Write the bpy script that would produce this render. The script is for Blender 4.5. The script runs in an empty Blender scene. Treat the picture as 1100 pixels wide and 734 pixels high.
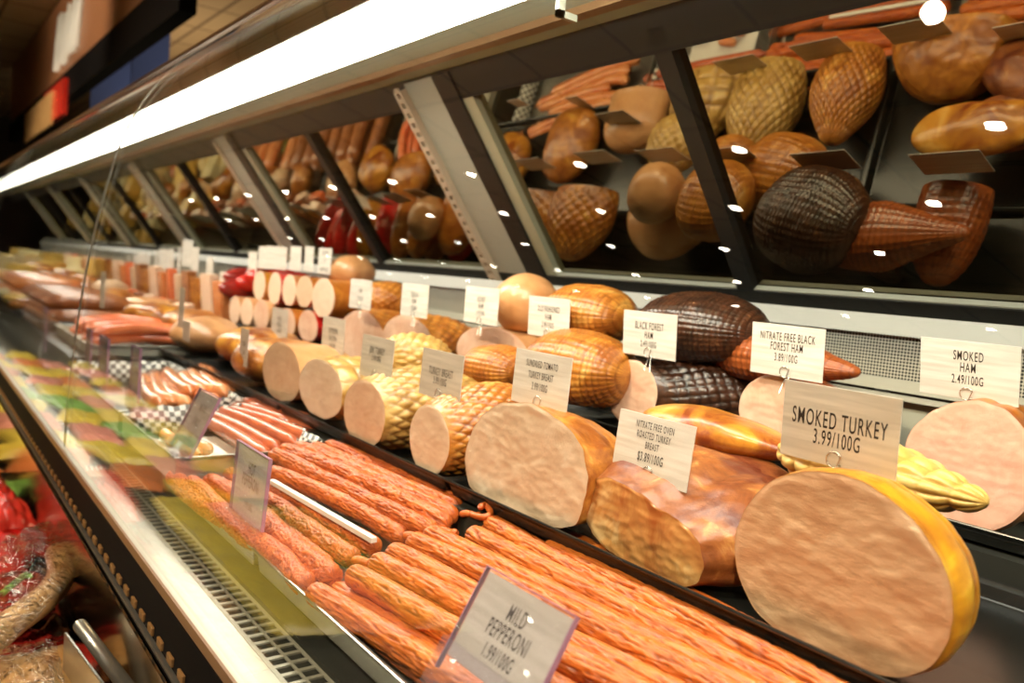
import bpy, math, random
import numpy as np
from mathutils import Vector, Matrix, noise
C = bpy.context.scene.collection
rnd = random.Random(7)
EYE = 1.30            # height of the eye above the shop floor; everything is laid out relative to it and lifted at the end
F = 850.0
# ---------------------------------------------------------------- camera geometry (image taken as 1100 x 734)
a1 = np.array([-660.0, 122.0, F])
_t = math.tan(math.radians(5)); _u2 = (F*F+122*(122-_t*660))/(660+122*_t)
a2 = np.array([_u2, 122-_t*(_u2+660), F])
a1 /= np.linalg.norm(a1); a2 /= np.linalg.norm(a2)
a3 = np.cross(a2, a1)
if a3[1] < 0: a3 = -a3
def at(px, py, **k):
    r = np.array([px-550, 367-py, F])/F
    w = np.array([r@a2, r@a1, r@a3])
    (n, v), = k.items()
    return Vector(w*v if n == 'd' else w*(v/w['xyz'.index(n)]))
# ---------------------------------------------------------------- materials
def nd(nt, t, **k):
    n = nt.nodes.new(t)
    for a, v in k.items():
        if a in n.inputs: n.inputs[a].default_value = v
        else: setattr(n, a, v)
    return n
def newmat(name):
    m = bpy.data.materials.new(name); m.use_nodes = True
    nt = m.node_tree; return m, nt, nt.nodes['Principled BSDF']
def rgb(c): return (c[0], c[1], c[2], 1)
def plain(name, col, rough=.5, metal=0., spec=.5, coat=0., emit=None, estr=0., var=0., vscale=20., bump=0., bscale=60.):
    m, nt, p = newmat(name)
    p.inputs['Base Color'].default_value = rgb(col); p.inputs['Roughness'].default_value = rough
    p.inputs['Metallic'].default_value = metal; p.inputs['Specular IOR Level'].default_value = spec
    p.inputs['Coat Weight'].default_value = coat; p.inputs['Coat Roughness'].default_value = .12
    if emit: p.inputs['Emission Color'].default_value = rgb(emit); p.inputs['Emission Strength'].default_value = estr
    L = nt.links
    tc = nd(nt, 'ShaderNodeTexCoord')
    if var:
        n = nd(nt, 'ShaderNodeTexNoise', Scale=vscale, Detail=4.)
        L.new(tc.outputs['Object'], n.inputs['Vector'])
        mx = nd(nt, 'ShaderNodeMix', data_type='RGBA'); L.new(n.outputs['Fac'], mx.inputs[0])
        mx.inputs[6].default_value = rgb([max(0, c*(1-var)) for c in col]); mx.inputs[7].default_value = rgb([min(1, c*(1+var)) for c in col])
        L.new(mx.outputs[2], p.inputs['Base Color'])
    if bump:
        n = nd(nt, 'ShaderNodeTexNoise', Scale=bscale, Detail=4.)
        L.new(tc.outputs['Object'], n.inputs['Vector'])
        b = nd(nt, 'ShaderNodeBump', Strength=bump, Distance=.002); L.new(n.outputs['Fac'], b.inputs['Height']); L.new(b.outputs[0], p.inputs['Normal'])
    return m
def meat(name, c1, c2, c3=None, rough=.38, scale=26., bump=.35, coat=.15, speck=None, stretch=(1, 1, 1), lo=.35, hi=.65, net_or_shade=None, spec=.45):
    """mottled meat: noise between two or three colours; the attribute 'net' marks where the netting browned the skin"""
    m, nt, p = newmat(name); L = nt.links
    tc = nd(nt, 'ShaderNodeTexCoord'); mp = nd(nt, 'ShaderNodeMapping'); mp.inputs['Scale'].default_value = stretch
    L.new(tc.outputs['Object'], mp.inputs['Vector'])
    n1 = nd(nt, 'ShaderNodeTexNoise', Scale=scale, Detail=6., Roughness=.62, Distortion=.6); L.new(mp.outputs[0], n1.inputs['Vector'])
    cr = nd(nt, 'ShaderNodeValToRGB'); L.new(n1.outputs['Fac'], cr.inputs[0])
    e = cr.color_ramp.elements; e[0].position = lo; e[0].color = rgb(c1); e[1].position = hi; e[1].color = rgb(c2)
    if c3 is not None:
        q = e.new(min(.98, hi+.1)); q.color = rgb(c3)
    col = cr.outputs['Color']
    if speck is not None:
        v = nd(nt, 'ShaderNodeTexNoise', Scale=scale*.32, Detail=2.5, Roughness=.5, Distortion=1.2); L.new(mp.outputs[0], v.inputs['Vector'])
        r2 = nd(nt, 'ShaderNodeMapRange'); r2.inputs[1].default_value = .56; r2.inputs[2].default_value = .74; L.new(v.outputs['Fac'], r2.inputs[0])
        mx = nd(nt, 'ShaderNodeMix', data_type='RGBA'); L.new(r2.outputs[0], mx.inputs[0]); L.new(col, mx.inputs[6]); mx.inputs[7].default_value = rgb(speck)
        col = mx.outputs[2]
    if net_or_shade is not None:
        at_ = nd(nt, 'ShaderNodeAttribute', attribute_name='net')
        mx = nd(nt, 'ShaderNodeMix', data_type='RGBA'); L.new(at_.outputs['Fac'], mx.inputs[0]); L.new(col, mx.inputs[6]); mx.inputs[7].default_value = rgb(net_or_shade)
        col = mx.outputs[2]
    L.new(col, p.inputs['Base Color'])
    p.inputs['Roughness'].default_value = rough; p.inputs['Coat Weight'].default_value = coat; p.inputs['Coat Roughness'].default_value = .15
    p.inputs['Specular IOR Level'].default_value = spec
    n2 = nd(nt, 'ShaderNodeTexNoise', Scale=scale*3.2, Detail=5., Roughness=.6); L.new(mp.outputs[0], n2.inputs['Vector'])
    b = nd(nt, 'ShaderNodeBump', Strength=bump, Distance=.0016); L.new(n2.outputs['Fac'], b.inputs['Height']); L.new(b.outputs[0], p.inputs['Normal'])
    return m
def film(name, tint, refl=1., ior=1.45, rough=0., body=None, bodyfac=0., bump=0., bscale=12.):
    """thin clear sheet: transparent with a Fresnel gloss, optionally a little of its own colour"""
    m, nt, p = newmat(name); L = nt.links; nt.nodes.remove(p)
    out = nt.nodes['Material Output']
    tr = nd(nt, 'ShaderNodeBsdfTransparent'); tr.inputs[0].default_value = rgb(tint)
    gl = nd(nt, 'ShaderNodeBsdfGlossy'); gl.inputs['Roughness'].default_value = rough; gl.inputs[0].default_value = (refl, refl, refl, 1)
    lw = nd(nt, 'ShaderNodeLayerWeight'); lw.inputs[0].default_value = .5       # Facing is |cos|-based: the same on both sides of the sheet
    pw = nd(nt, 'ShaderNodeMath', operation='POWER'); L.new(lw.outputs['Facing'], pw.inputs[0]); pw.inputs[1].default_value = 5.
    f0 = ((ior-1)/(ior+1))**2
    fr = nd(nt, 'ShaderNodeMath', operation='MULTIPLY_ADD'); L.new(pw.outputs[0], fr.inputs[0]); fr.inputs[1].default_value = 1-f0; fr.inputs[2].default_value = f0
    base = tr.outputs[0]
    if body is not None:
        df = nd(nt, 'ShaderNodeBsdfDiffuse'); df.inputs[0].default_value = rgb(body)
        mb = nd(nt, 'ShaderNodeMixShader'); mb.inputs[0].default_value = bodyfac; L.new(base, mb.inputs[1]); L.new(df.outputs[0], mb.inputs[2]); base = mb.outputs[0]
    mx = nd(nt, 'ShaderNodeMixShader'); L.new(fr.outputs[0], mx.inputs[0]); L.new(base, mx.inputs[1]); L.new(gl.outputs[0], mx.inputs[2])
    L.new(mx.outputs[0], out.inputs['Surface'])
    if bump:
        tc = nd(nt, 'ShaderNodeTexCoord')
        n = nd(nt, 'ShaderNodeTexNoise', Scale=bscale, Detail=3., Distortion=1.5); L.new(tc.outputs['Object'], n.inputs['Vector'])
        b = nd(nt, 'ShaderNodeBump', Strength=bump, Distance=.02); L.new(n.outputs['Fac'], b.inputs['Height'])
        L.new(b.outputs[0], gl.inputs['Normal']); L.new(b.outputs[0], lw.inputs['Normal'])
    return m
M = {}
M['steel'] = plain('brushed_steel', (.50, .50, .46), .28, .9, var=.1)
M['wall_steel'] = plain('polished_steel', (.55, .48, .36), .16, 1., var=.1, vscale=4, bump=.15, bscale=8)
M['canopy'] = plain('canopy_metal', (.33, .40, .32), .4, .2, var=.15, vscale=3)
M['white'] = plain('white_enamel', (.40, .39, .33), .35, var=.04)
M['ledge'] = plain('pale_ledge', (.44, .42, .34), .3, .25, var=.05)
M['bronze'] = plain('bronze_trim', (.42, .24, .12), .3, .8)
M['brownface'] = plain('brown_trim', (.22, .12, .06), .45, var=.1)
M['black'] = plain('black_trim', (.006, .005, .005), .7, spec=.06)
M['blackrail'] = plain('black_frame', (.010, .010, .009), .45, spec=.25)
M['slot'] = plain('slot_shadow', (.02, .015, .01), .6)
M['slotwood'] = plain('brown_slot_bar', (.22, .115, .04), .4)
M['tray'] = plain('black_plastic_tray', (.010, .011, .010), .25, var=.2)
M['grey'] = plain('grey_pillar', (.36, .36, .29), .4, var=.05)
M['olive'] = plain('pale_olive_strip', (.38, .38, .26), .35, .2)
M['beige'] = plain('beige_slotted_rail', (.50, .40, .29), .4)
M['deck'] = plain('dark_deck', (.06, .06, .05), .3, .5)
M['tan'] = plain('ceiling_tan', (.42, .29, .15), .9)
M['dark'] = plain('dark_wall', (.05, .035, .022), .8)
M['floor'] = plain('floor_tile', (.16, .12, .08), .5, var=.2, vscale=4)
M['lamp'] = plain('lamp_glow', (1, 1, 1), emit=(1, .93, .80), estr=30.)
M['spot'] = plain('spot_glow', (1, 1, 1), emit=(1, .90, .72), estr=130.)
try: M['spot'].cycles.emission_sampling = 'NONE'
except Exception: pass
M['glass'] = film('curved_case_glass', (.985, 1., .985), 1., 1.5)
M['acrylic'] = film('clear_acrylic', (.97, .96, .98), .8, 1.4, body=(.8, .78, .92), bodyfac=.05)
M['acrylic_edge'] = plain('acrylic_edge', (.40, .22, .34), .15)
M['wrap'] = film('clear_vacuum_wrap', (.97, .96, .94), 1., 1.5, .06, bump=1.0, bscale=34.)
M['wire'] = plain('wire', (.7, .68, .62), .25, 1.)
M['ink'] = plain('ink', (.035, .025, .02), .6)
M['blue_ink'] = plain('blue_ink', (.05, .08, .25), .6)
M['paper'] = plain('white_paper', (.80, .79, .74), .6)
def cardmat(name, c1, c2):
    m, nt, p = newmat(name); L = nt.links
    tc = nd(nt, 'ShaderNodeTexCoord'); mp = nd(nt, 'ShaderNodeMapping'); mp.inputs['Scale'].default_value = (1, 6, 90)
    L.new(tc.outputs['Object'], mp.inputs['Vector'])
    n = nd(nt, 'ShaderNodeTexNoise', Scale=1.6, Detail=5.); L.new(mp.outputs[0], n.inputs['Vector'])
    cr = nd(nt, 'ShaderNodeValToRGB'); L.new(n.outputs['Fac'], cr.inputs[0])
    e = cr.color_ramp.elements; e[0].position = .35; e[0].color = rgb(c1); e[1].position = .65; e[1].color = rgb(c2)
    L.new(cr.outputs[0], p.inputs['Base Color']); p.inputs['Roughness'].default_value = .35; return m
M['card'] = cardmat('washed_wood_card', (.62, .58, .52), (.78, .75, .70))
M['card_grey'] = cardmat('grey_wood_card', (.50, .45, .38), (.66, .60, .52))
def checker(name, c1, c2, s):
    m, nt, p = newmat(name); L = nt.links
    tc = nd(nt, 'ShaderNodeTexCoord'); ch = nd(nt, 'ShaderNodeTexChecker', Scale=s); ch.inputs[1].default_value = rgb(c1); ch.inputs[2].default_value = rgb(c2)
    L.new(tc.outputs['UV'], ch.inputs[0]); L.new(ch.outputs[0], p.inputs['Base Color']); p.inputs['Roughness'].default_value = .4; return m
M['checker'] = checker('checked_paper', (.78, .76, .70), (.03, .03, .03), 1.)
def mirror_mat():
    m, nt, p = newmat('tinted_mirror_glass'); L = nt.links; nt.nodes.remove(p); out = nt.nodes['Material Output']
    gl = nd(nt, 'ShaderNodeBsdfGlossy'); gl.inputs[0].default_value = (.47, .41, .29, 1); gl.inputs['Roughness'].default_value = .012
    tr = nd(nt, 'ShaderNodeBsdfTransparent'); tr.inputs[0].default_value = (.20, .22, .17, 1)
    mx = nd(nt, 'ShaderNodeMixShader'); mx.inputs[0].default_value = .42; L.new(gl.outputs[0], mx.inputs[1]); L.new(tr.outputs[0], mx.inputs[2]); L.new(mx.outputs[0], out.inputs['Surface']); return m
M['mirror'] = mirror_mat()
def tiles_mat():
    m, nt, p = newmat('ceiling_tiles'); L = nt.links
    tc = nd(nt, 'ShaderNodeTexCoord'); br = nd(nt, 'ShaderNodeTexBrick', Scale=1., offset=0.)
    br.inputs['Color1'].default_value = rgb((.50, .36, .20)); br.inputs['Color2'].default_value = rgb((.47, .33, .18)); br.inputs['Mortar'].default_value = rgb((.16, .10, .05))
    br.inputs['Mortar Size'].default_value = .012; br.inputs['Brick Width'].default_value = .6; br.inputs['Row Height'].default_value = .6
    L.new(tc.outputs['Object'], br.inputs['Vector']); L.new(br.outputs['Color'], p.inputs['Base Color']); p.inputs['Roughness'].default_value = .9; return m
M['tiles'] = tiles_mat()
def perf_mat():
    m, nt, p = newmat('perforated_panel'); L = nt.links
    tc = nd(nt, 'ShaderNodeTexCoord'); v = nd(nt, 'ShaderNodeTexVoronoi', Scale=205.); v.inputs['Randomness'].default_value = 0.
    mp = nd(nt, 'ShaderNodeMapping'); mp.inputs['Scale'].default_value = (0, 1, 1); mp.inputs['Location'].default_value = (0, 0, 0)
    L.new(tc.outputs['Object'], mp.inputs['Vector']); L.new(mp.outputs[0], v.inputs['Vector'])
    cr = nd(nt, 'ShaderNodeValToRGB'); L.new(v.outputs['Distance'], cr.inputs[0])
    e = cr.color_ramp.elements; e[0].position = .34; e[0].color = (.012, .012, .01, 1); e[1].position = .42; e[1].color = (.44, .42, .35, 1)
    L.new(cr.outputs[0], p.inputs['Base Color']); p.inputs['Roughness'].default_value = .4; return m
M['perf'] = perf_mat()
# meats
M['cut_turkey'] = meat('cut_roast_turkey', (.56, .31, .17), (.68, .43, .26), (.76, .54, .36), scale=15, speck=(.54, .27, .14), stretch=(1, .8, 2.2), bump=.9, rough=.28, lo=.34, hi=.58)
M['cut_white'] = meat('cut_white_turkey', (.72, .52, .36), (.80, .62, .46), (.84, .70, .56), scale=18, speck=(.70, .47, .30), bump=.7, rough=.35, lo=.32, hi=.58)
M['cut_tan'] = meat('cut_tan_roast', (.62, .40, .24), (.72, .50, .32), scale=30, bump=.3)
M['cut_roast'] = meat('cut_oven_roast', (.44, .15, .04), (.64, .33, .11), (.78, .52, .25), scale=16, speck=(.30, .08, .02), stretch=(1, 1.4, 1), bump=.5, rough=.25, coat=.3, lo=.36, hi=.56)
M['cut_tan2'] = meat('cut_jerk_turkey', (.66, .42, .27), (.78, .55, .38), (.82, .62, .46), scale=26, speck=(.60, .36, .22), bump=.4)
M['cut_ham'] = meat('cut_pink_ham', (.66, .34, .24), (.74, .44, .33), (.80, .54, .44), scale=34, speck=(.62, .30, .20), bump=.4, rough=.45)
M['cut_pink'] = meat('cut_pale_pink_ham', (.66, .38, .26), (.78, .54, .40), scale=22, speck=(.80, .64, .50), bump=.3)
M['cut_mort'] = meat('cut_mortadella', (.84, .56, .40), (.90, .66, .50), scale=60, bump=.2)
M['cut_beige'] = meat('cut_beige_loaf', (.70, .48, .32), (.78, .56, .38), scale=60, bump=.2)
M['rind_yellow'] = meat('yellow_smoked_rind', (.42, .15, .01), (.66, .30, .015), (.78, .46, .04), scale=16, net_or_shade=(.28, .09, .01), rough=.3, coat=.25, lo=.4, hi=.6)
M['rind_gold'] = meat('golden_brown_rind', (.26, .07, .012), (.52, .20, .03), (.66, .36, .08), scale=26, net_or_shade=(.20, .05, .01), rough=.35, coat=.2, bump=.8, lo=.38, hi=.58)
M['rind_net'] = meat('golden_netted_rind', (.34, .10, .015), (.58, .23, .035), (.72, .40, .10), scale=22, net_or_shade=(.17, .045, .008), rough=.32, coat=.25, bump=.6, lo=.38, hi=.58)
M['rind_pale'] = meat('pale_yellow_netted_rind', (.38, .20, .04), (.60, .38, .11), (.68, .48, .18), scale=24, net_or_shade=(.22, .10, .02), rough=.35, coat=.2, bump=.6, lo=.38, hi=.58)
M['rind_cream'] = meat('cream_yellow_rind', (.58, .36, .08), (.76, .54, .18), scale=20, net_or_shade=(.42, .22, .04), rough=.35, coat=.2)
M['rind_amber'] = meat('amber_smoked_rind', (.34, .085, .012), (.60, .22, .03), (.70, .36, .08), scale=20, net_or_shade=(.26, .06, .01), rough=.3, coat=.3)
M['rind_black'] = meat('black_smoked_rind', (.022, .010, .006), (.10, .035, .015), (.30, .14, .06), scale=44, net_or_shade=(.012, .006, .004), rough=.3, coat=.4, bump=.6)
M['rind_redbrown'] = meat('red_brown_netted_rind', (.28, .06, .014), (.48, .13, .03), (.60, .24, .06), scale=30, net_or_shade=(.12, .03, .01), rough=.3, coat=.3)
M['rind_roast'] = meat('roast_skin', (.14, .03, .012), (.36, .12, .03), (.66, .36, .11), scale=20, speck=(.09, .02, .012), rough=.36, coat=.08, bump=1., lo=.38, hi=.6)
M['rind_roastgold'] = meat('gold_roast_skin', (.24, .05, .01), (.60, .26, .03), (.74, .42, .10), scale=14, rough=.3, coat=.25, bump=.7, lo=.38, hi=.58)
M['rind_peach'] = meat('peach_ham_skin', (.52, .24, .09), (.68, .37, .17), scale=14, rough=.35, coat=.25, bump=.3)
M['pepperoni'] = meat('dried_pepperoni', (.50, .11, .014), (.64, .175, .025), (.72, .25, .05), scale=80, stretch=(.35, 1, 1), net_or_shade=(.20, .025, .006), rough=.36, coat=.12, bump=.6, lo=.35, hi=.62)  # last colour is the painted shade in the wrinkles
M['pepperoni_dark'] = meat('dark_dried_pepperoni', (.46, .085, .012), (.62, .15, .025), (.70, .24, .05), scale=80, stretch=(.35, 1, 1), net_or_shade=(.17, .02, .005), rough=.36, coat=.12, bump=.6, lo=.35, hi=.62)
M['saus_red'] = meat('smoked_sausage_skin', (.42, .08, .03), (.62, .16, .06), (.74, .28, .12), scale=24, rough=.25, coat=.5, bump=.3)
M['saus_orange'] = meat('orange_sausage_skin', (.66, .18, .05), (.84, .36, .14), scale=20, rough=.22, coat=.5, bump=.2)
M['saus_coral'] = meat('coral_sausage_skin', (.74, .14, .05), (.86, .26, .10), scale=18, rough=.25, coat=.4, bump=.1)
M['saus_brown'] = meat('brown_salami_skin', (.24, .07, .02), (.44, .16, .05), (.6, .28, .1), scale=26, rough=.3, coat=.4, bump=.3)
M['cheese'] = meat('yellow_cheese', (.78, .48, .10), (.88, .62, .18), scale=18, rough=.4, bump=.1)
M['cheese_pale'] = meat('pale_cheese', (.80, .68, .36), (.88, .78, .50), scale=18, rough=.4, bump=.1)
M['red_film'] = plain('red_film_casing', (.62, .02, .015), .22, coat=.6, var=.3, vscale=18)
M['maroon'] = meat('dark_red_cured_meat', (.22, .012, .010), (.42, .03, .02), scale=10, rough=.15, coat=.6, bump=.2)
M['hockskin'] = meat('smoked_hock_skin', (.44, .22, .07), (.66, .42, .18), (.74, .52, .28), scale=16, rough=.3, coat=.3, bump=.4)
M['green'] = plain('green_pack', (.20, .42, .08), .3, coat=.4, var=.5, vscale=14)
M['yellow'] = plain('yellow_pack', (.72, .56, .07), .3, coat=.4, var=.35, vscale=12)
M['pink'] = plain('pink_pack', (.72, .28, .22), .3, coat=.4, var=.4, vscale=22)
M['redpack'] = plain('red_pack', (.66, .035, .02), .25, coat=.5, var=.35, vscale=14)
M['orangepack'] = plain('orange_pack', (.74, .20, .05), .3, coat=.4, var=.5, vscale=30)
M['brownpack'] = meat('brown_cured_pack', (.10, .03, .012), (.28, .11, .04), (.45, .22, .08), scale=16, rough=.2, coat=.6)
M['blue'] = plain('blue_panel', (.05, .10, .36), .5)
M['signbrown'] = plain('sign_brown', (.38, .16, .07), .35, var=.2, vscale=2)
M['stripe'] = checker('striped_label', (.85, .8, .75), (.5, .05, .08), 1.)
# ---------------------------------------------------------------- object helpers
def link(o, parent=None):
    C.objects.link(o)
    if parent is not None: o.parent = parent
    return o
def tag(o, label=None, cat=None, group=None, kind=None):
    for k, v in (('label', label), ('category', cat), ('group', group), ('kind', kind)):
        if v: o[k] = v
    return o
def thing(name, label, cat, loc=(0, 0, 0), rz=0, group=None):
    o = bpy.data.objects.new(name, None); o.empty_display_size = .02; link(o); o.location = loc; o.rotation_euler = (0, 0, rz)
    return tag(o, label, cat, group)
def copy_tree(o, parent=None):
    c = o.copy(); link(c, parent)
    for ch in list(o.children): copy_tree(ch, c)
    return c
def meshobj(name, V, Fc, mat, parent=None, smooth=True, net_or_shade=None, uv=None, autosmooth=False):
    me = bpy.data.meshes.new(name); me.from_pydata([tuple(v) for v in V], [], [tuple(f) for f in Fc])
    if smooth: me.polygons.foreach_set('use_smooth', [True]*len(me.polygons))
    if net_or_shade is not None:
        at_ = me.attributes.new('net', 'FLOAT', 'POINT'); at_.data.foreach_set('value', np.asarray(net_or_shade, dtype=np.float32))
    if uv is not None:
        ul = me.uv_layers.new(name='UVMap'); idx = [0]*len(me.loops); me.loops.foreach_get('vertex_index', idx)
        ul.data.foreach_set('uv', np.asarray([uv[i] for i in idx], dtype=np.float32).ravel())
    me.materials.append(mat); me.update()
    return link(bpy.data.objects.new(name, me), parent)
class MB:
    def __init__(s): s.V = []; s.F = []
    def box(s, x0, x1, y0, y1, z0, z1, mtx=None, b=0.):
        i = len(s.V)
        if b <= 0:
            P = [Vector((x, y, z)) for x in (x0, x1) for y in (y0, y1) for z in (z0, z1)]
            Fq = [(0, 1, 3, 2), (4, 6, 7, 5), (0, 4, 5, 1), (2, 3, 7, 6), (0, 2, 6, 4), (1, 5, 7, 3)]
        else:   # bevelled box
            import bmesh
            bm = bmesh.new(); bmesh.ops.create_cube(bm, size=1)
            for v in bm.verts: v.co = Vector(((x0+x1)/2+v.co.x*(x1-x0), (y0+y1)/2+v.co.y*(y1-y0), (z0+z1)/2+v.co.z*(z1-z0)))
            bmesh.ops.bevel(bm, geom=bm.edges[:], offset=b, segments=2, affect='EDGES', profile=.6)
            bm.verts.index_update(); P = [v.co.copy() for v in bm.verts]; Fq = [[v.index for v in f.verts] for f in bm.faces]; bm.free()
        if mtx is not None: P = [mtx @ p for p in P]
        s.V += P; s.F += [tuple(q+i for q in f) for f in Fq]; return s
    def prism(s, prof, y0, y1, closed=True):
        """profile in (x,z) extruded along y"""
        i = len(s.V); n = len(prof)
        s.V += [Vector((x, y0, z)) for x, z in prof]+[Vector((x, y1, z)) for x, z in prof]
        for k in range(n if closed else n-1):
            j = (k+1) % n; s.F.append((i+k, i+j, i+n+j, i+n+k))
        if closed: s.F += [tuple(i+k for k in reversed(range(n))), tuple(i+n+k for k in range(n))]
        return s
    def tube(s, pts, r, n=8, cap=True):
        i0 = len(s.V); pts = [Vector(p) for p in pts]; rs = r if isinstance(r, (list, tuple)) else [r]*len(pts)
        up = Vector((0, 0, 1))
        for k, p in enumerate(pts):
            t = (pts[min(k+1, len(pts)-1)]-pts[max(k-1, 0)]).normalized()
            u = up if abs(t.z) < .9 else Vector((1, 0, 0))
            a = t.cross(u).normalized(); b = t.cross(a).normalized()
            for j in range(n):
                an = 2*math.pi*j/n; s.V.append(p+(a*math.cos(an)+b*math.sin(an))*rs[k])
        for k in range(len(pts)-1):
            for j in range(n):
                q = (j+1) % n; s.F.append((i0+k*n+j, i0+k*n+q, i0+(k+1)*n+q, i0+(k+1)*n+j))
        if cap: s.F += [tuple(i0+j for j in range(n)), tuple(i0+(len(pts)-1)*n+j for j in reversed(range(n)))]
        return s
    def build(s, name, mat, parent=None, smooth=False, loc=None):
        o = meshobj(name, s.V, s.F, mat, parent, smooth)
        if loc is not None: o.location = loc
        return o
def struct(o): o['kind'] = 'structure'; return o
def rebase(mb_or_obj, p):    # move the origin of a top-level mesh to p, keeping it in place
    o = mb_or_obj; o.data.transform(Matrix.Translation(-Vector(p))); o.location = p; return o
def N3(x, y, z): return noise.noise(Vector((x, y, z)))
# ---------------------------------------------------------------- loaves of meat
def frac(x): return x-math.floor(x)
def ss(a, b, x):
    t = min(1, max(0, (x-a)/(b-a))); return t*t*(3-2*t)
def pattern(kind, th, s, nt_, ns, tw=0):
    """returns bulge 0..1, net line 0..1"""
    u = th/(2*math.pi)*nt_
    if kind == 'diamond': a, b = u+s*ns, u-s*ns
    elif kind == 'square': a, b = u+tw*s, s*ns
    elif kind == 'rings': a, b = .5, s*ns+.12*math.sin(th*2)
    elif kind == 'hatch': a, b = u+s*ns*.2, s*ns+.1*math.sin(th*3)
    else: return 0., 0.
    fa = abs(frac(a)-.5)*2; fb = abs(frac(b)-.5)*2
    if kind == 'rings': fa = 0
    return (1-fa*fa*fa)*(1-fb*fb*fb), max(ss(.70, .92, fa), ss(.70, .92, fb))*(.75+.25*math.sin(u*2.3+s*9))
def loaf(name, label, cat, ctr, ry, rz, L, cut, rind, kind='diamond', nt_=16, ns=5, amp=.005, yaw=0., pitch=0., seed=1, q=3.0, bulge=.10,
         nu=120, nv=64, group=None, rough=.02, back=1.0, drop=0., wob=.035, facebump=.0009, flat=.93, netfade=1., parent=None, roll=0., outline=None, dy=0.):
    """a joint of meat cut across at its front (facing -X), its body running back in +X and rounding off"""
    root = thing(name, label, cat, (ctr[0], ctr[1], ctr[2]-rz*flat), 0, group)
    R = Matrix.Rotation(yaw, 4, 'Z') @ Matrix.Rotation(pitch, 4, 'Y') @ Matrix.Rotation(roll, 4, 'X')
    up = Vector((0, 0, rz*flat))
    if outline:      # traced outline of the cut, as unit radii about the centre
        ang = sorted((math.atan2((z-ctr[2])/rz, (y-ctr[1])/ry) % (2*math.pi), math.hypot((y-ctr[1])/ry, (z-ctr[2])/rz)) for y, z in outline)
        xa = np.array([a for a, _ in ang]); ra = np.array([b for _, b in ang])
        xa = np.concatenate([xa-2*math.pi, xa, xa+2*math.pi]); ra = np.tile(ra, 3)
    def rad(th):
        if outline: return float(np.mean([np.interp((th+d) % (2*math.pi), xa, ra) for d in (-.10, -.05, 0, .05, .10)]))*(1+wob*.35*N3(math.cos(th)*6+seed, math.sin(th)*6, seed*.7))
        return 1+wob*N3(math.cos(th)*1.1+seed*3.1, math.sin(th)*1.1, seed*1.7)*1.6+wob*.35*N3(math.cos(th)*4+seed, math.sin(th)*4, seed*.7)
    V = []; net_or_shade = []; Fc = []; rim = []; rads = [rad(2*math.pi*j/nu) for j in range(nu)]
    for k in range(nv+1):
        s = (k/nv)
        s = 1-(1-s)**1.35
        g = (1+bulge*math.sin(math.pi*min(1, s*1.15)))*max(0., 1-s**q)**.5*(1-(1-back)*s)
        for j in range(nu):
            th = 2*math.pi*j/nu; r0 = rads[j]
            p = Vector((s*L, ry*r0*g*math.cos(th)+dy*s, rz*r0*g*math.sin(th)-drop*s))
            b, ln = pattern(kind, th, s, nt_, ns)
            nrm = Vector((0, math.cos(th), math.sin(th)))
            e = ss(0, .10, s)*ss(0, .25, g)
            h = amp*(b-.5)*e + rough*ry*(N3(p.x*22+seed, p.y*22, p.z*22)*.7+N3(p.x*60, p.y*60+seed, p.z*60)*.3)*min(1, g*1.5)
            p += nrm*h
            if not outline or s > .3: p.z = max(p.z, -rz*flat*(1 if not outline else 1.02))
            V.append(R @ p+up); net_or_shade.append(ln*.9*min(1, .25+e*netfade))
            if k == 0: rim.append(p)
    for k in range(nv):
        for j in range(nu):
            q2 = (j+1) % nu; Fc.append((k*nu+j, (k+1)*nu+j, (k+1)*nu+q2, k*nu+q2))
    meshobj('rind', V, Fc, rind, root, net_or_shade=net_or_shade)
    V = []; Fc = []; nr = 30
    for k in range(nr):
        f = 1-(k/nr)**1.25
        for j in range(nu):
            p = rim[j]*f; lip = .0008*(1-ss(.0, .06, 1-f))
            p.x = lip-.0006-facebump*(N3(p.y*30+seed, p.z*55, seed)+.5*N3(p.y*80, p.z*150+seed, 1.))*(1-ss(.93, 1., f))
            V.append(R @ p+up)
    ci = len(V); V.append(R @ Vector((-.001, 0, 0))+up)
    for k in range(nr-1):
        for j in range(nu):
            q2 = (j+1) % nu; Fc.append((k*nu+j, k*nu+q2, (k+1)*nu+q2, (k+1)*nu+j))
    for j in range(nu): Fc.append(((nr-1)*nu+j, (nr-1)*nu+(j+1) % nu, ci))
    meshobj('cut_face', V, Fc, cut, root)
    return root
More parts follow.
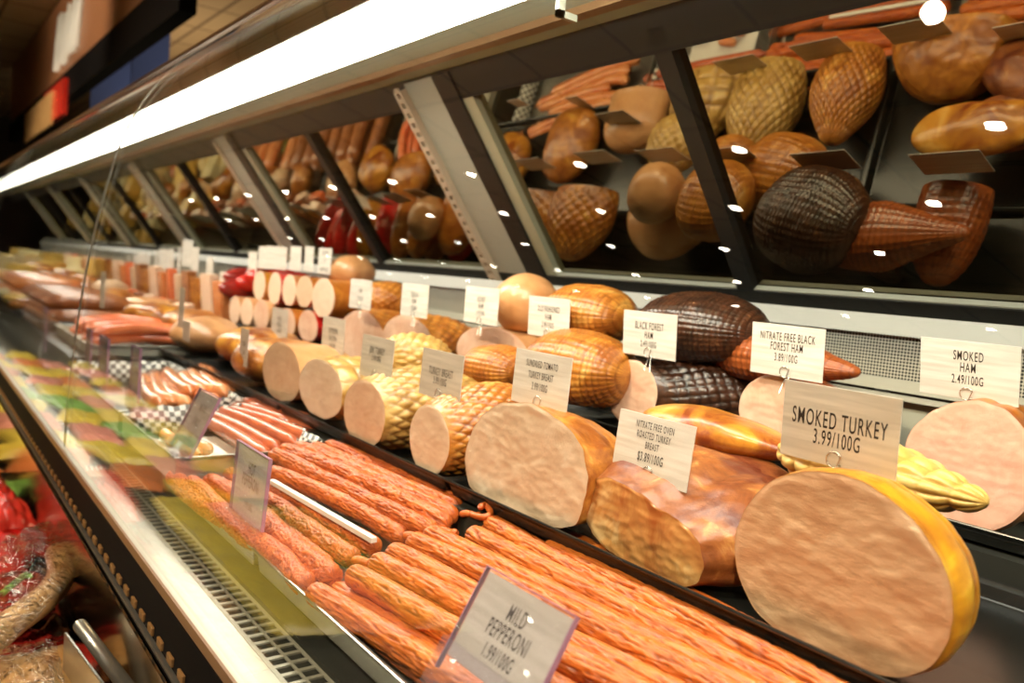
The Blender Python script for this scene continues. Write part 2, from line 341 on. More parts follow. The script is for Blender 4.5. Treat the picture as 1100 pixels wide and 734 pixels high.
def joint(name, label, cat, ctr, half, rind, kind='diamond', nt_=16, ns=7, amp=.004, yaw=0., seed=1, q=2.4, nu=96, nv=80, group=None, rough=.03, tail=0., wob=.05, flat=.85, pitch=0., knots=False):
    """a whole joint (no cut face): an oblong running along local X, both ends rounded, its tail drawn out when tail > 0; one mesh"""
    L, ry, rz = half[0]*2, half[1], half[2]; V = []; net_or_shade = []; Fc = []
    R = Matrix.Rotation(yaw, 4, 'Z') @ Matrix.Rotation(pitch, 4, 'Y')
    for k in range(nv+1):
        s = .5-.5*math.cos(math.pi*k/nv); x = 2*s-1
        g = max(0., 1-abs(x)**q)**.5
        if x > 0 and tail: g = g*(1-tail*x)+.10*tail*ss(.6, .9, x)*ss(0, .05, 1-x)
        for j in range(nu):
            th = 2*math.pi*j/nu
            r0 = 1+wob*N3(math.cos(th)*1.2+seed*2.3, math.sin(th)*1.2, x*1.2+seed)*1.5
            p = Vector((x*half[0], ry*g*r0*math.cos(th), rz*g*r0*math.sin(th)))
            b, ln = pattern(kind, th, s, nt_, ns)
            h = amp*(b-.5)*min(1, g*2)+rough*ry*(N3(p.x*20+seed, p.y*20, p.z*20)*.7+N3(p.x*55, p.y*55+seed, p.z*55)*.3)*min(1, g*1.5)
            p += Vector((0, math.cos(th), math.sin(th)))*h
            p.z = max(p.z, -rz*flat)
            V.append(R @ p+Vector((0, 0, rz*flat))); net_or_shade.append(ln*.8)
    for k in range(nv):
        for j in range(nu):
            q2 = (j+1) % nu; Fc.append((k*nu+j, (k+1)*nu+j, (k+1)*nu+q2, k*nu+q2))
    o = meshobj(name, V, Fc, rind, None, net_or_shade=net_or_shade); o.location = (ctr[0], ctr[1], ctr[2]-rz*flat)
    return tag(o, label, cat, group)
def face_box(x0, y0, x1, y1, X):
    cy, cx = (y0+y1)/2, (x0+x1)/2
    A = at(x0, cy, x=X); B = at(x1, cy, x=X); T = at(cx, y0, x=X); D = at(cx, y1, x=X); c = at(cx, cy, x=X)
    return (X, c.y, (T.z+D.z)/2), abs(A.y-B.y)/2, abs(T.z-D.z)/2
# ---------------------------------------------------------------- sausages
def stick_mesh(name, L, r, mat, seed, nu=64, nv=260, wr=.30, bend=0., hook=0., taper=.25, fine=1.):
    V = []; Fc = []; net_or_shade = []
    for k in range(nv+1):
        s = .5-.5*math.cos(math.pi*k/nv) if k < 8 or k > nv-8 else None
        s = k/nv
        e = min(s, 1-s)*L/r
        g = (1-(1-min(1, e))**2.2)**.5 if e < 1 else 1.
        x = s*L
        cyy = bend*math.sin(math.pi*s)+.16*r*N3(x*9, seed*5.1, 0); cz = .14*r*N3(x*10, seed, 4.)
        for j in range(nu):
            th = 2*math.pi*j/nu; c, d = math.cos(th), math.sin(th)
            wv = N3(x*40, seed*2.2, c)*.35
            n1 = N3(c*4.0+seed*7+wv, d*4.0+wv, x*24*fine); n2 = N3(c*7.5, d*7.5+seed*3+wv, x*55*fine)
            rid = min(1., abs(n1)*6.5); rid2 = min(1., abs(n2)*4.5)
            h = wr*(rid*.62+rid2*.38-.75)
            rr = r*g*(1+h*1.0+.05*N3(x*14, seed, 1))
            V.append(Vector((x, cyy+rr*c, cz+rr*d))); net_or_shade.append(min(.85, max(0, (1-rid)*.8+(1-rid2)*.35-.15)))  # wrinkle valleys get shade painted into their colour
    for k in range(nv):
        for j in range(nu):
            q = (j+1) % nu; Fc.append((k*nu+j, k*nu+q, (k+1)*nu+q, (k+1)*nu+j))
    o = meshobj(name, V, Fc, mat, None, net_or_shade=net_or_shade); return o
def place_stick(o, A, B):
    """lay stick o (built along +X from 0 to L) from A to B, its length scaled to fit"""
    A = Vector(A); B = Vector(B); d = B-A; L = o['len']
    o.rotation_mode = 'QUATERNION'; o.rotation_quaternion = d.to_track_quat('X', 'Z') @ Matrix.Rotation(o.get('spin', 0), 4, 'X').to_quaternion()
    o.location = A; o.scale = (d.length/L, 1, 1)
def curved_sausage(name, pts, r, mat, seed, n=14, sub=6, taper=1.):
    """smooth capsule along a curved line"""
    P = [Vector(p) for p in pts]; Q = []
    m = len(P)
    for i in range(m-1):
        p0, p1, p2, p3 = P[max(i-1, 0)], P[i], P[i+1], P[min(i+2, m-1)]
        for k in range(sub):
            t = k/sub
            Q.append(.5*((2*p1)+(p2-p0)*t+(2*p0-5*p1+4*p2-p3)*t*t+(3*p1-p0-3*p2+p3)*t**3))
    Q.append(P[-1]); nq = len(Q); rs = []
    d = [0]
    for i in range(1, nq): d.append(d[-1]+(Q[i]-Q[i-1]).length)
    for i in range(nq):
        e = min(d[i], d[-1]-d[i])/r; g = (1-(1-min(1, e))**2)**.5
        rs.append(r*max(.12, g)*(1+.05*N3(d[i]*30, seed, 0)))
    mb = MB(); mb.tube(Q, rs, n); return mb.build(name, mat, smooth=True)

# ================================================================ THE SHOP SHELL
FLOOR, CEIL = -EYE, 1.75
struct(rebase(MB().box(-6, 4, -4, 14, FLOOR-.1, FLOOR).build('floor', M['floor']), (0, 0, FLOOR)))
struct(rebase(MB().box(-6, 4, -4, 14, CEIL, CEIL+.1).build('ceiling', M['tiles']), (0, 0, CEIL)))
struct(rebase(MB().box(-6.1, -6, -4, 14, FLOOR, CEIL).build('wall_left', M['dark']), (-6, 5, FLOOR)))
struct(rebase(MB().box(4, 4.1, -4, 14, FLOOR, CEIL).build('wall_right', M['dark']), (4, 5, FLOOR)))
# sign fascia above the counter, banners and beam behind it
sg = thing('shop_sign', 'brown overhead shop sign with blurred cream brush lettering above the far counter', 'sign', (.9, 6.2, 1.0))
MB().box(-.01, .02, -2.3, 3.6, .16, .74).build('panel', M['signbrown'], sg)
MB().box(-.02, .05, -2.7, 3.6, -.02, .16).build('beam', M['black'], sg)
mb = MB(); rr = random.Random(4); yy = .55
for k in range(9):
    a = .22+rr.random()*.05; b = .60-rr.random()*.08
    mb.tube([(-.014, yy, a), (-.016, yy-.08, (a+b)/2+.03*rr.random()), (-.014, yy-.13, b)], .028, 6); yy -= .105
mb.build('brush_lettering', M['paper'], sg, True)
q_ = at(126, 80, x=1.25); b_ = MB().box(-.17, .17, -.01, .01, -.30, CEIL-q_.z).build('blue_banner', M['blue']); b_.location = q_; tag(b_, 'large dark blue hanging banner beyond the white light strip', 'banner')
q_ = at(162, 58, x=1.15); b_ = MB().box(-.10, .10, -.01, .01, -.24, CEIL-q_.z).build('blue_banner', M['blue']); b_.location = q_; tag(b_, 'narrow blue hanging banner, nearer of the two', 'banner')
b_ = MB().box(-.01, .02, -.45, .45, -.12, .12).build('red_sign', M['redpack']); b_.location = at(58, 112, x=.86); tag(b_, 'small red and cream sign hanging under the dark beam', 'sign')
b_ = MB().box(-.005, .01, -.75, .75, -.12, .12).build('cream_sign', M['hockskin']); b_.location = at(40, 128, x=.84); tag(b_, 'small pale pinkish sign beside the red one under the beam', 'sign')

struct(rebase(MB().box(-6.1, 4.1, 14, 14.1, FLOOR, CEIL).build('wall_far', M['dark']), (0, 14, FLOOR)))
struct(rebase(MB().box(-6.1, 4.1, -4.1, -4, FLOOR, CEIL).build('wall_near', M['dark']), (0, -4, FLOOR)))

# ================================================================ THE CHILLED COUNTER
Y0, Y1 = -.75, 9.6
case = thing('refrigerated_counter', 'long chilled delicatessen counter with curved glass front, slanted mirrors and white light strip', 'display counter', (.7, 1., FLOOR))
def cp(mb, name, mat, smooth=False, parent=None):
    o = mb.build(name, mat, parent or case, smooth)
    if parent is None: o.location = -case.location
    return o
# plinth and stepped deck
cp(MB().prism([(.285, -.50), (.285, -.425), (.37, -.425), (.37, -.40), (.585, -.40), (.585, -.30), (.945, -.30), (.945, -.25), (1.185, -.25), (1.185, FLOOR+.1), (.36, FLOOR+.1), (.36, -.9)], Y0, Y1), 'deck', M['deck'])
cp(MB().prism([(.42, FLOOR), (.42, FLOOR+.1), (1.18, FLOOR+.1), (1.18, FLOOR)], Y0, Y1), 'plinth', M['black'])
cp(MB().box(.37, .585, -.6, 2.35, -.40, -.3755), 'riser', M['deck']); cp(MB().box(.37, .585, 2.36, 4.95, -.40, -.3015), 'riser', M['deck']); cp(MB().box(.37, .585, 4.96, Y1, -.40, -.3515), 'riser', M['deck'])
# front ledge (pale metal), its brown outer face, black strip with slots, silver edge
cp(MB().prism([(.2705, -.418), (.2705, -.411), (.304, -.407), (.304, -.424), (.285, -.424)], Y0, Y1), 'ledge', M['ledge'])
cp(MB().prism([(.267, -.424), (.267, -.411), (.2705, -.411), (.2705, -.424)], Y0, Y1), 'ledge_face', M['brownface'])
cp(MB().prism([(.262, -.50), (.266, -.424), (.285, -.424), (.285, -.50)], Y0, Y1), 'bumper_strip', M['black'])
cp(MB().prism([(.256, -.485), (.256, -.482), (.263, -.482), (.263, -.485)], Y0, Y1), 'silver_edge', M['steel'])
slot = cp(MB().box(.2600, .2645, .60, .622, -.4785, -.4675, b=.0018), 'slot', M['slotwood'])
for k in range(1, 80):
    c_ = slot.copy(); link(c_, case); c_.location.y += .045*k
# air grille: two rows of rectangular openings in a pale plate above a dark channel
mb = MB()
gx = [(.304, .309), (.3255, .3285), (.345, .3485)]
for a, b in gx: mb.box(a, b, Y0, Y1, -.4085, -.4065)
y = Y0
while y < 5.5:
    mb.box(.309, .3255, y, y+.0055, -.4085, -.4066); mb.box(.3285, .345, y+.002, y+.0075, -.4085, -.4066); y += .019
cp(mb, 'air_grille', M['ledge'])
# back wall: grey lower panel, perforated panel between white bands
cp(MB().box(1.17, 1.18, Y0, Y1, -.25, -.118), 'back_panel', M['grey'])
cp(MB().box(1.155, 1.17, Y0, Y1, -.123, -.116), 'back_trim', M['white'])
cp(MB().box(1.176, 1.21, Y0, Y1, -.112, -.030), 'perforated_panel', M['perf'])
cp(MB().prism([(1.168, -.030), (1.178, -.0), (1.215, -.0), (1.215, -.030)], Y0, Y1), 'upper_band', M['white'])
cp(MB().box(1.170, 1.176, Y0, Y1, -.112, -.094), 'lower_band', M['white'])
# mirror plane
PH = math.radians(38); Bm = Vector((1.2, 0, .02)); up_m = Vector((-math.sin(PH), 0, math.cos(PH))); nm = Vector((-math.cos(PH), 0, -math.sin(PH))); Lm = .48
def mtx(y): return Matrix(((up_m.x, 0, nm.x, Bm.x), (0, 1, 0, y), (up_m.z, 0, nm.z, Bm.z), (0, 0, 0, 1)))   # local x up the slope, z towards the customer
cp(MB().box(-.022, .012, Y0, Y1, -.01, .016, mtx(0)), 'mirror_sill', M['blackrail'])
cp(MB().box(.012, .0145, Y0, Y1, .0, .012, mtx(0)), 'sill_edge', M['grey'])
cp(MB().box(Lm-.03, Lm+.05, Y0, Y1, -.01, .014, mtx(0)), 'mirror_head', M['blackrail'])
MOD = 1.34
pill = [1.42-MOD, 1.42]+[1.42+MOD*k for k in range(1, 6)]
for k in range(-1, 6):
    yb = 1.42+MOD*k           # black post, pane from the previous pillar to this one
    y_prev = yb-MOD+.215; y_end = yb-.05
    if k >= 0:
        cp(MB().box(-.01, Lm, yb-.055, yb-.018, -.006, .012, mtx(0)), 'pane_frame', M['olive'])
        cp(MB().box(-.02, Lm+.03, yb-.018, yb+.045, -.006, .018, mtx(0)), 'post', M['blackrail'])
        cp(MB().box(-.02, Lm+.03, yb+.045, yb+.165, -.006, .014, mtx(0)), 'pillar', M['grey'])
        if k in (0,):
            m_ = MB(); m_.box(-.02, Lm+.02, yb+.165, yb+.172, -.006, .03, mtx(0)); m_.box(-.02, Lm+.02, yb+.188, yb+.196, -.006, .03, mtx(0))
            q = -.02
            while q < Lm+.02: m_.box(q, q+.011, yb+.172, yb+.188, .026, .03, mtx(0)); q += .0235
            cp(m_, 'slotted_rail', M['beige']); cp(MB().box(-.02, Lm+.02, yb+.170, yb+.19, -.004, .02, mtx(0)), 'rail_back', M['slot'])
        else:
            cp(MB().box(-.02, Lm+.02, yb+.165, yb+.185, -.006, .022, mtx(0)), 'pillar_edge', M['beige'])
    ym = yb-.565
    if k >= 0:
        cp(MB().box(0, Lm, y_prev, ym, -.006, -.002, mtx(0)), 'mirror_pane', M['mirror'])
        cp(MB().box(0, Lm, ym, y_end, -.006, -.002, mtx(0)), 'mirror_pane', M['mirror'])
        cp(MB().box(-.01, Lm+.01, ym-.017, ym+.017, -.006, .014, mtx(0)), 'mullion', M['blackrail'])
cp(MB().box(0, Lm, Y0, 1.42-MOD+.2, -.006, -.002, mtx(0)), 'mirror_pane', M['mirror'])
# canopy and light strip
cp(MB().prism([(.500, .432), (.97, .415), (.97, .44), (.60, .462), (.52, .450)], Y0, Y1), 'canopy', M['canopy'])
cp(MB().tube([(.497, Y0, .440), (.497, Y1, .440)], .0075, 10), 'nose_rail', M['bronze'], True)
cp(MB().box(.800, .822, Y0, Y1, .409, .4215), 'bronze_strip', M['bronze'])
cp(MB().prism([(.548, .430), (.556, .405), (.680, .398), (.690, .424)], .93, Y1), 'lamp_housing', M['white'])
yy = Y0
for k in range(9):
    y2 = yy+1.15
    cp(MB().prism([(.560, .405), (.566, .392), (.672, .386), (.679, .399)], yy+.004, y2-.004), 'lamp_diffuser', M['lamp']); yy = y2
cp(MB().box(.700, .712, .855, .862, .365, .412).box(.700, .735, .855, .862, .365, .374), 'lamp_bracket', M['white'])
# curved front glass, two panels meeting at a seam
GP = [(.2735, -.411), (.2745, -.36), (.2765, -.31), (.280, -.25), (.285, -.18), (.2925, -.10), (.301, -.03), (.312, .04), (.328, .12), (.351, .217), (.380, .285), (.416, .345), (.455, .395), (.494, .434)]
def smooth_prof(P, sub=4):
    o = []
    for i in range(len(P)-1):
        p0, p1, p2, p3 = [Vector((*P[min(max(j, 0), len(P)-1)], 0)) for j in (i-1, i, i+1, i+2)]
        for k in range(sub):
            t = k/sub; o.append((.5*((2*p1)+(p2-p0)*t+(2*p0-5*p1+4*p2-p3)*t*t+(3*p1-p0-3*p2+p3)*t**3)).xy)
    o.append(Vector(P[-1])); return o
GS = smooth_prof(GP)
for (a, b) in ((Y0, 1.778), (1.784, 4.2), (4.206, 6.8), (6.806, Y1)):
    V = []; n = len(GS); off = .006
    for yv in (a, b):
        V += [Vector((p[0], yv, p[1])) for p in GS]
        V += [Vector((p[0]+off, yv, p[1]-.002)) for p in GS]
    Fc = []; m4 = len(V); V += [v.copy() for v in V]       # the cut edges get vertices of their own, so the faces stay optically flat
    for k in range(n-1):
        Fc.append((k, k+1, 2*n+k+1, 2*n+k)); Fc.append((n+k, 3*n+k, 3*n+k+1, n+k+1))
        Fc.append((m4+k, m4+n+k, m4+n+k+1, m4+k+1)); Fc.append((m4+2*n+k, m4+2*n+k+1, m4+3*n+k+1, m4+3*n+k))
    g = meshobj('front_glass', V, Fc, M['glass'], case); g.location = -case.location
    if b < Y1:
        m_ = MB(); m_.tube([(p[0]+.002, b+.003, p[1]) for p in GS], .0022, 6); cp(m_, 'glass_seam', M['steel'], True)
# back of the counter behind the mirrors: a dark room with a steel rack
rk = thing('steel_rack', 'dark steel shelf rack seen dimly through the tinted mirror glass', 'rack', (2.6, 1.55, FLOOR))
for dx in (0, .5):
    for dy in (0, .75): MB().box(dx-.02, dx+.02, dy-.02, dy+.02, 0, 1.95).build('post', M['steel'], rk)
for z in (.3, .7, 1.1, 1.35, 1.6, 1.85): MB().box(-.01, .51, 0, .75, z, z+.02).build('shelf', M['steel'], rk)

# ================================================================ TRAYS UNDER THE MEAT
def pan(name, label, x0, x1, y0, y1, z, h, mat, w=.004, lip=.008, group=None, flare=0., rail=None, cat='tray'):
    """open rectangular tray with a rolled rim; floor at z, rim at z+h"""
    t = [(x0, y0), (x1, y0), (x1, y1), (x0, y1)]
    cx, cy = (x0+x1)/2, (y0+y1)/2
    def ring(d, zz): return [Vector((px+(d if px > cx else -d)-cx, py+(d if py > cy else -d)-cy, zz-z)) for px, py in t]
    rings = [ring(-flare-.002, z), ring(0, z+h-.003), ring(lip, z+h), ring(lip, z+h-.005), ring(w*.6, z+h-.007), ring(-flare+.002, z-.003)]
    V = [p for r_ in rings for p in r_]; Fc = [(0, 1, 2, 3)]
    for k in range(len(rings)-1):
        for j in range(4):
            q = (j+1) % 4; Fc.append((k*4+j, (k+1)*4+j, (k+1)*4+q, k*4+q))
    n = (len(rings)-1)*4; Fc.append((n+3, n+2, n+1, n))
    o = meshobj(name, V, Fc, mat, None, smooth=False); o.location = (cx, cy, z)
    bv = o.modifiers.new('b', 'BEVEL'); bv.width = .003; bv.segments = 2; bv.limit_method = 'ANGLE'
    return tag(o, label, cat, group)
tn = [('under the two biggest roasts', -.45, .872), ('under the jerk turkey', .887, 1.48), ('under the tan roast beside the sausages', 1.495, 2.1), ('behind the curved sausages', 2.115, 2.75), ('farther along the front row', 2.765, 3.6)]
for nm_, a, b in tn: pan('meat_tray', 'black plastic meat tray in the front row, '+nm_, .600, .925, a, b, -.292, .020, M['tray'], flare=.004)
tn = [('holding the smoked ham', -.2, .49), ('holding the black forest hams', .505, 1.0), ('holding the honey ham', 1.015, 1.60), ('holding the oval ham slices', 1.615, 2.3), ('under the mortadella faces', 2.315, 3.0), ('farthest in that row', 3.015, 4.2)]
for nm_, a, b in tn: pan('meat_tray', 'black plastic meat tray on the raised back step, '+nm_, .962, 1.145, a, b, -.243, .018, M['tray'], flare=.003)

# ================================================================ PRICE CARDS
def text_mesh(s, size, sx):
    cu = bpy.data.curves.new('t', 'FONT'); cu.body = s; cu.size = size; cu.align_x = 'CENTER'; cu.align_y = 'CENTER'; cu.space_character = 1.18; cu.offset = size*.007
    o = bpy.data.objects.new('t', cu); C.objects.link(o); bpy.context.view_layer.update()
    me = bpy.data.meshes.new_from_object(o.evaluated_get(bpy.context.evaluated_depsgraph_get())); bpy.data.objects.remove(o); bpy.data.curves.remove(cu)
    V = [(v.co.x*sx, v.co.y) for v in me.vertices]; Fc = [tuple(p.vertices) for p in me.polygons]; bpy.data.meshes.remove(me); return V, Fc
def card(label, p, lines, tilt=0., w=.11, h=.07, mat='card', yaw=0., holder='ring', group=None, blue=False, roll=0.):
    """p = middle of the bottom edge; the card faces the customer (-X); lines = (text, height share, size)"""
    root = thing('price_card', label, 'price card', p, yaw, group)
    R = Matrix.Rotation(roll, 4, 'X') @ Matrix.Rotation(math.radians(tilt), 4, 'Y')
    mb = MB(); mb.box(-.0006, .0006, -w/2, w/2, 0, h, R, b=.0004); mb.build('card', M[mat], root)
    V = []; Fc = []
    for s, zz, sz in lines:
        tv, tf = text_mesh(s, sz*h*1.36, .47); i = len(V)
        V += [R @ Vector((-.0009, -x, zz*h+yv)) for x, yv in tv]; Fc += [tuple(q+i for q in f) for f in tf]
    if V: meshobj('lettering', V, Fc, M['ink'], root, smooth=False)
    if holder == 'ring':
        m_ = MB(); pts = []
        for k in range(15):
            an = math.radians(-60+k*300/14); pts.append(R @ Vector((-.002, .0075*math.sin(an), .004+.0075*-math.cos(an)+.003)))
        pts = [Vector((.0, -.006, -.022))]+pts+[Vector((.0, .006, -.022))]
        m_.tube(pts, .0006, 6); m_.build('wire_holder', M['wire'], root, True)
    elif holder == 'acrylic':
        m_ = MB(); m_.box(-.0035, -.0015, -w/2-.002, w/2+.002, -.012, h+.002, R); m_.build('clear_sleeve', M['acrylic'], root)
        m_ = MB()
        for (a, b, c, d) in ((-w/2-.0030, -w/2-.002, -.012, h+.0022), (w/2+.002, w/2+.003, -.012, h+.0022), (-w/2-.003, w/2+.003, h+.002, h+.003)): m_.box(-.0037, .001, a, b, c, d, R)
        m_.build('sleeve_edge', M['acrylic_edge'], root)
        m_ = MB(); m_.box(-.010, -.006, -w/2-.004, w/2+.004, -.022, .012, R); m_.box(-.01, .03, -w/2-.004, w/2+.004, -.026, -.022, R); m_.build('foot', M['acrylic'], root)
    return root
def pix_card(label, tl, tr, bl, X, lines, **k):
    """card whose lower left corner stands at the photographed spot on the plane x = X"""
    b = at(*bl, x=X); w = k.get('w', .11)
    return card(label, (b.x, b.y-w/2, b.z), lines, **k)
def L3(a, b, c): return [(a, .80, .16), (b, .60, .16), (c, .40, .15)]
pix_card('grey wood-grain price card reading SMOKED TURKEY 3.99/100G', 0, 0, (838, 487), .690, [('SMOKED TURKEY', .56, .22), ('3.99/100G', .33, .20)], tilt=-4, mat='card_grey', w=.115, h=.074)
pix_card('white wood-grain price card reading NITRATE FREE OVEN ROASTED TURKEY BREAST', 0, 0, (657, 503), .655, [('NITRATE FREE OVEN', .83, .115), ('ROASTED TURKEY', .675, .115), ('BREAST', .52, .115), ('$3.89/100G', .33, .15)], tilt=5, mat='card')
pix_card('price card reading SUNDRIED TOMATO TURKEY BREAST 3.99/100G', 0, 0, (549, 430), .645, [('SUNDRIED TOMATO', .77, .13), ('TURKEY BREAST', .565, .13), ('3.99/100G', .36, .14)], tilt=2)
pix_card('price card reading TURKEY BREAST 3.99/100G on the netted turkey', 0, 0, (450, 422), .63, [('TURKEY BREAST', .55, .17), ('3.99/100G', .36, .16)], tilt=2, mat='card_grey')
pix_card('price card reading JERK TURKEY 3.99/100G on the pale netted turkey', 0, 0, (386, 402), .63, [('JERK TURKEY', .66, .17), ('3.99/100G', .48, .15)], tilt=2, mat='card_grey')
pix_card('white price card reading SMOKED HAM 2.49/100G', 0, 0, (988, 421), 1.0, [('SMOKED', .74, .17), ('HAM', .54, .17), ('2.49/100G', .33, .16)], tilt=-12)
pix_card('white price card reading NITRATE FREE BLACK FOREST HAM 3.89/100G', 0, 0, (806, 399), .945, [('NITRATE FREE BLACK', .76, .165), ('FOREST HAM', .57, .165), ('3.89/100G', .36, .16)], tilt=-5)
pix_card('white price card reading BLACK FOREST HAM 2.49/100G', 0, 0, (669, 379), .925, [('BLACK FOREST', .68, .17), ('HAM', .48, .17), ('2.49/100G', .28, .15)], tilt=-5)
pix_card('white price card reading OLD FASHIONED HAM 2.99/100G', 0, 0, (567, 359), .90, [('OLD FASHIONED', .70, .15), ('HAM', .50, .17), ('2.99/100G', .30, .15)], tilt=-3)
pix_card('white price card reading HONEY HAM beside the peach coloured ham dome', 0, 0, (498, 345), .885, [('HONEY', .66, .16), ('HAM', .48, .16), ('2.79/100G', .28, .13)])
pix_card('white price card with blurred print on the netted pink ham, next beyond the HONEY card', 0, 0, (430, 338), .87, [('TUSCAN', .66, .16), ('HAM', .47, .16), ('2.79/100G', .27, .13)])
pix_card('white price card in front of the small golden ham dome, its print blurred', 0, 0, (375, 330), .87, [('HAM', .62, .16), ('2.79/100G', .35, .14)])

# ================================================================ FRONT ROW OF ROASTS
def fl(name, label, cat, box, X, L, cut, rind, px=None, **k):
    if px: k['outline'] = [(q.y, q.z) for q in (at(a, b, x=X) for a, b in px)]; box = (min(a for a, b in px), min(b for a, b in px), max(a for a, b in px), max(b for a, b in px))
    c, ry, rz = face_box(*box, X)
    k.setdefault('flat', .95)
    return loaf(name, label, cat, c, ry, rz, L, cut, rind, **k)
fl('smoked_turkey', 'largest cut turkey roast with yellow rind, below the SMOKED TURKEY card', 'turkey roast', (785, 504, 1016, 727), .62, .105, M['cut_turkey'], M['rind_yellow'], px=[(893,508),(853,508),(815,525),(793,556),(786,594),(793,625),(808,656),(840,682),(881,701),(926,719),(968,727),(999,717),(1018,691),(1026,660),(1023,629),(1011,598),(992,570),(968,546),(933,521)], kind='rings', ns=2.6, amp=.003, seed=3, q=2.6, bulge=.02, flat=1.0, nu=200, nv=80, rough=.012, wob=.03, facebump=.0016, yaw=-.04, netfade=.5)
c = at(935, 500, x=.80)
joint('yellow_netted_turkey', 'whole cream yellow netted turkey lying behind the big smoked turkey, pointed end showing', 'turkey roast', (c.x, c.y-.005, c.z-.006), (.115, .055, .034), M['rind_cream'], kind='square', nt_=10, ns=9, amp=.006, yaw=-math.pi/2-.12, seed=4, tail=.55, q=2.2)
fl('oven_roasted_turkey', 'craggy browned oven roasted turkey breast with a cut face, under its price card in front', 'turkey roast', (626, 510, 770, 628), .625, .19, M['cut_roast'], M['rind_roast'], px=[(643,514),(625,531),(628,554),(639,577),(662,596),(688,611),(714,624),(741,629),(754,622),(755,603),(747,580),(731,560),(708,547),(682,528),(662,516)], kind='none', seed=11, q=3.4, bulge=.42, nu=180, nv=80, rough=.045, wob=.08, facebump=.003, dy=-.03, drop=-.045, flat=1.0)
c = at(783, 502, x=.80)
joint('oven_roasted_turkey', 'reddish glazed roasted turkey breast lying under the golden one, between two cut roasts', 'turkey roast', (c.x, c.y, c.z-.012), (.105, .055, .034), M['rind_roast'], kind='none', yaw=-math.pi/2-.15, seed=5, rough=.05, q=3, wob=.1)
c = at(770, 466, x=.83)
joint('oven_roasted_turkey', 'golden roasted turkey breast on top of the reddish glazed one', 'turkey roast', (c.x, c.y, c.z+.002), (.12, .055, .030), M['rind_roastgold'], kind='none', yaw=-math.pi/2-.05, seed=6, rough=.045, q=3, tail=.3, wob=.08)
fl('sundried_tomato_turkey', 'round white turkey breast cut open under the SUNDRIED TOMATO card, golden brown rind', 'turkey roast', (501, 434, 627, 569), .61, .135, M['cut_white'], M['rind_gold'], px=[(546,434),(528,438),(513,453),(503,474),(500,497),(504,523),(518,536),(551,553),(584,566),(606,569),(620,559),(625,536),(631,513),(629,490),(616,468),(597,448),(574,436)], kind='none', seed=7, q=1.9, bulge=.0, nu=160, nv=70, rough=.05, wob=.05, facebump=.0018, flat=1.0, dy=-.012)
fl('netted_turkey_breast', 'narrow netted turkey breast with amber diamond rind under the TURKEY BREAST card', 'turkey roast', (439, 434, 482, 511), .60, .22, M['cut_white'], M['rind_net'], kind='diamond', nt_=26, ns=8.5, amp=.0035, seed=8, q=3.6, bulge=.40, nu=200, nv=130, rough=.02, drop=-.030, flat=1.0, dy=-.01)
fl('jerk_turkey', 'netted turkey with pale tan cut face and yellow green rind below the JERK TURKEY card', 'turkey roast', (368, 408, 413, 480), .60, .24, M['cut_tan2'], M['rind_pale'], kind='diamond', nt_=22, ns=7.5, amp=.004, seed=9, q=3.6, bulge=.30, nu=180, nv=120, drop=-.02, flat=1.0, dy=-.01)
c = at(446, 386, x=.80)
joint('pale_netted_turkey', 'whole pale yellow turkey in diamond netting resting behind the JERK TURKEY card', 'turkey roast', (c.x, c.y, c.z), (.075, .072, .050), M['rind_pale'], kind='diamond', nt_=16, ns=6, amp=.005, yaw=.1, seed=10, q=2.2)
fl('netted_turkey_breast', 'large oval turkey breast with cream cut face beside the checked sausage paper', 'turkey roast', (318, 386, 369, 450), .60, .17, M['cut_white'], M['rind_pale'], kind='square', nt_=12, ns=5, amp=.005, seed=12, q=3, bulge=.12, nu=120, nv=60, yaw=-.03)
fl('tan_roast', 'smooth tan roast block standing behind the checked paper, left of the cream oval breast', 'roast', (281, 368, 322, 432), .62, .16, M['cut_tan'], M['rind_peach'], kind='none', seed=13, q=5, bulge=.02, nu=100, nv=40)
# ================================================================ BACK ROW OF HAMS
fl('smoked_ham', 'large round pink smoked ham face below the SMOKED HAM card', 'ham', (966, 431, 1112, 573), .975, .16, M['cut_ham'], M['rind_amber'], kind='square', nt_=14, ns=5, amp=.003, seed=21, q=3, bulge=.03, nu=160, nv=50, rough=.012, wob=.05)
fl('black_forest_ham', 'dark rinded ham half hidden behind the NITRATE FREE BLACK FOREST card, pale face', 'ham', (792, 404, 868, 482), .955, .17, M['cut_pink'], M['rind_redbrown'], kind='hatch', nt_=30, ns=12, amp=.002, seed=22, q=3, bulge=.05, nu=120, nv=60)
c = at(868, 392, x=1.06)
joint('red_brown_ham', 'red brown netted ham with a pointed tail lying before the perforated panel', 'ham', (c.x, c.y+.05, c.z), (.135, .06, .042), M['rind_redbrown'], kind='square', nt_=26, ns=26, amp=.0028, yaw=-math.pi/2-.05, seed=23, tail=.75, q=2.4, nv=120)
fl('black_forest_ham', 'black smoked ham with cream pink face, lower of the two black hams', 'ham', (651, 386, 706, 458), .93, .19, M['cut_pink'], M['rind_black'], kind='hatch', nt_=26, ns=16, amp=.003, seed=24, q=3.5, bulge=.14, nu=170, nv=110, rough=.06, dy=-.16)
c = at(757, 352, x=1.04)
joint('black_forest_ham', 'domed black netted ham on top, behind the BLACK FOREST card', 'ham', (c.x, c.y+.005, c.z-.004), (.11, .10, .060), M['rind_black'], kind='square', nt_=44, ns=26, rough=.05, amp=.0026, yaw=-1.3, seed=25, q=2.3, nu=170, nv=150)
c = at(635, 338, x=1.0)
joint('old_fashioned_ham', 'golden ham dome in square netting just behind the OLD FASHIONED card', 'ham', (c.x, c.y, c.z), (.085, .085, .055), M['rind_net'], kind='square', nt_=38, ns=18, amp=.0022, yaw=1.75, seed=26, q=2.4, nu=140, nv=100)
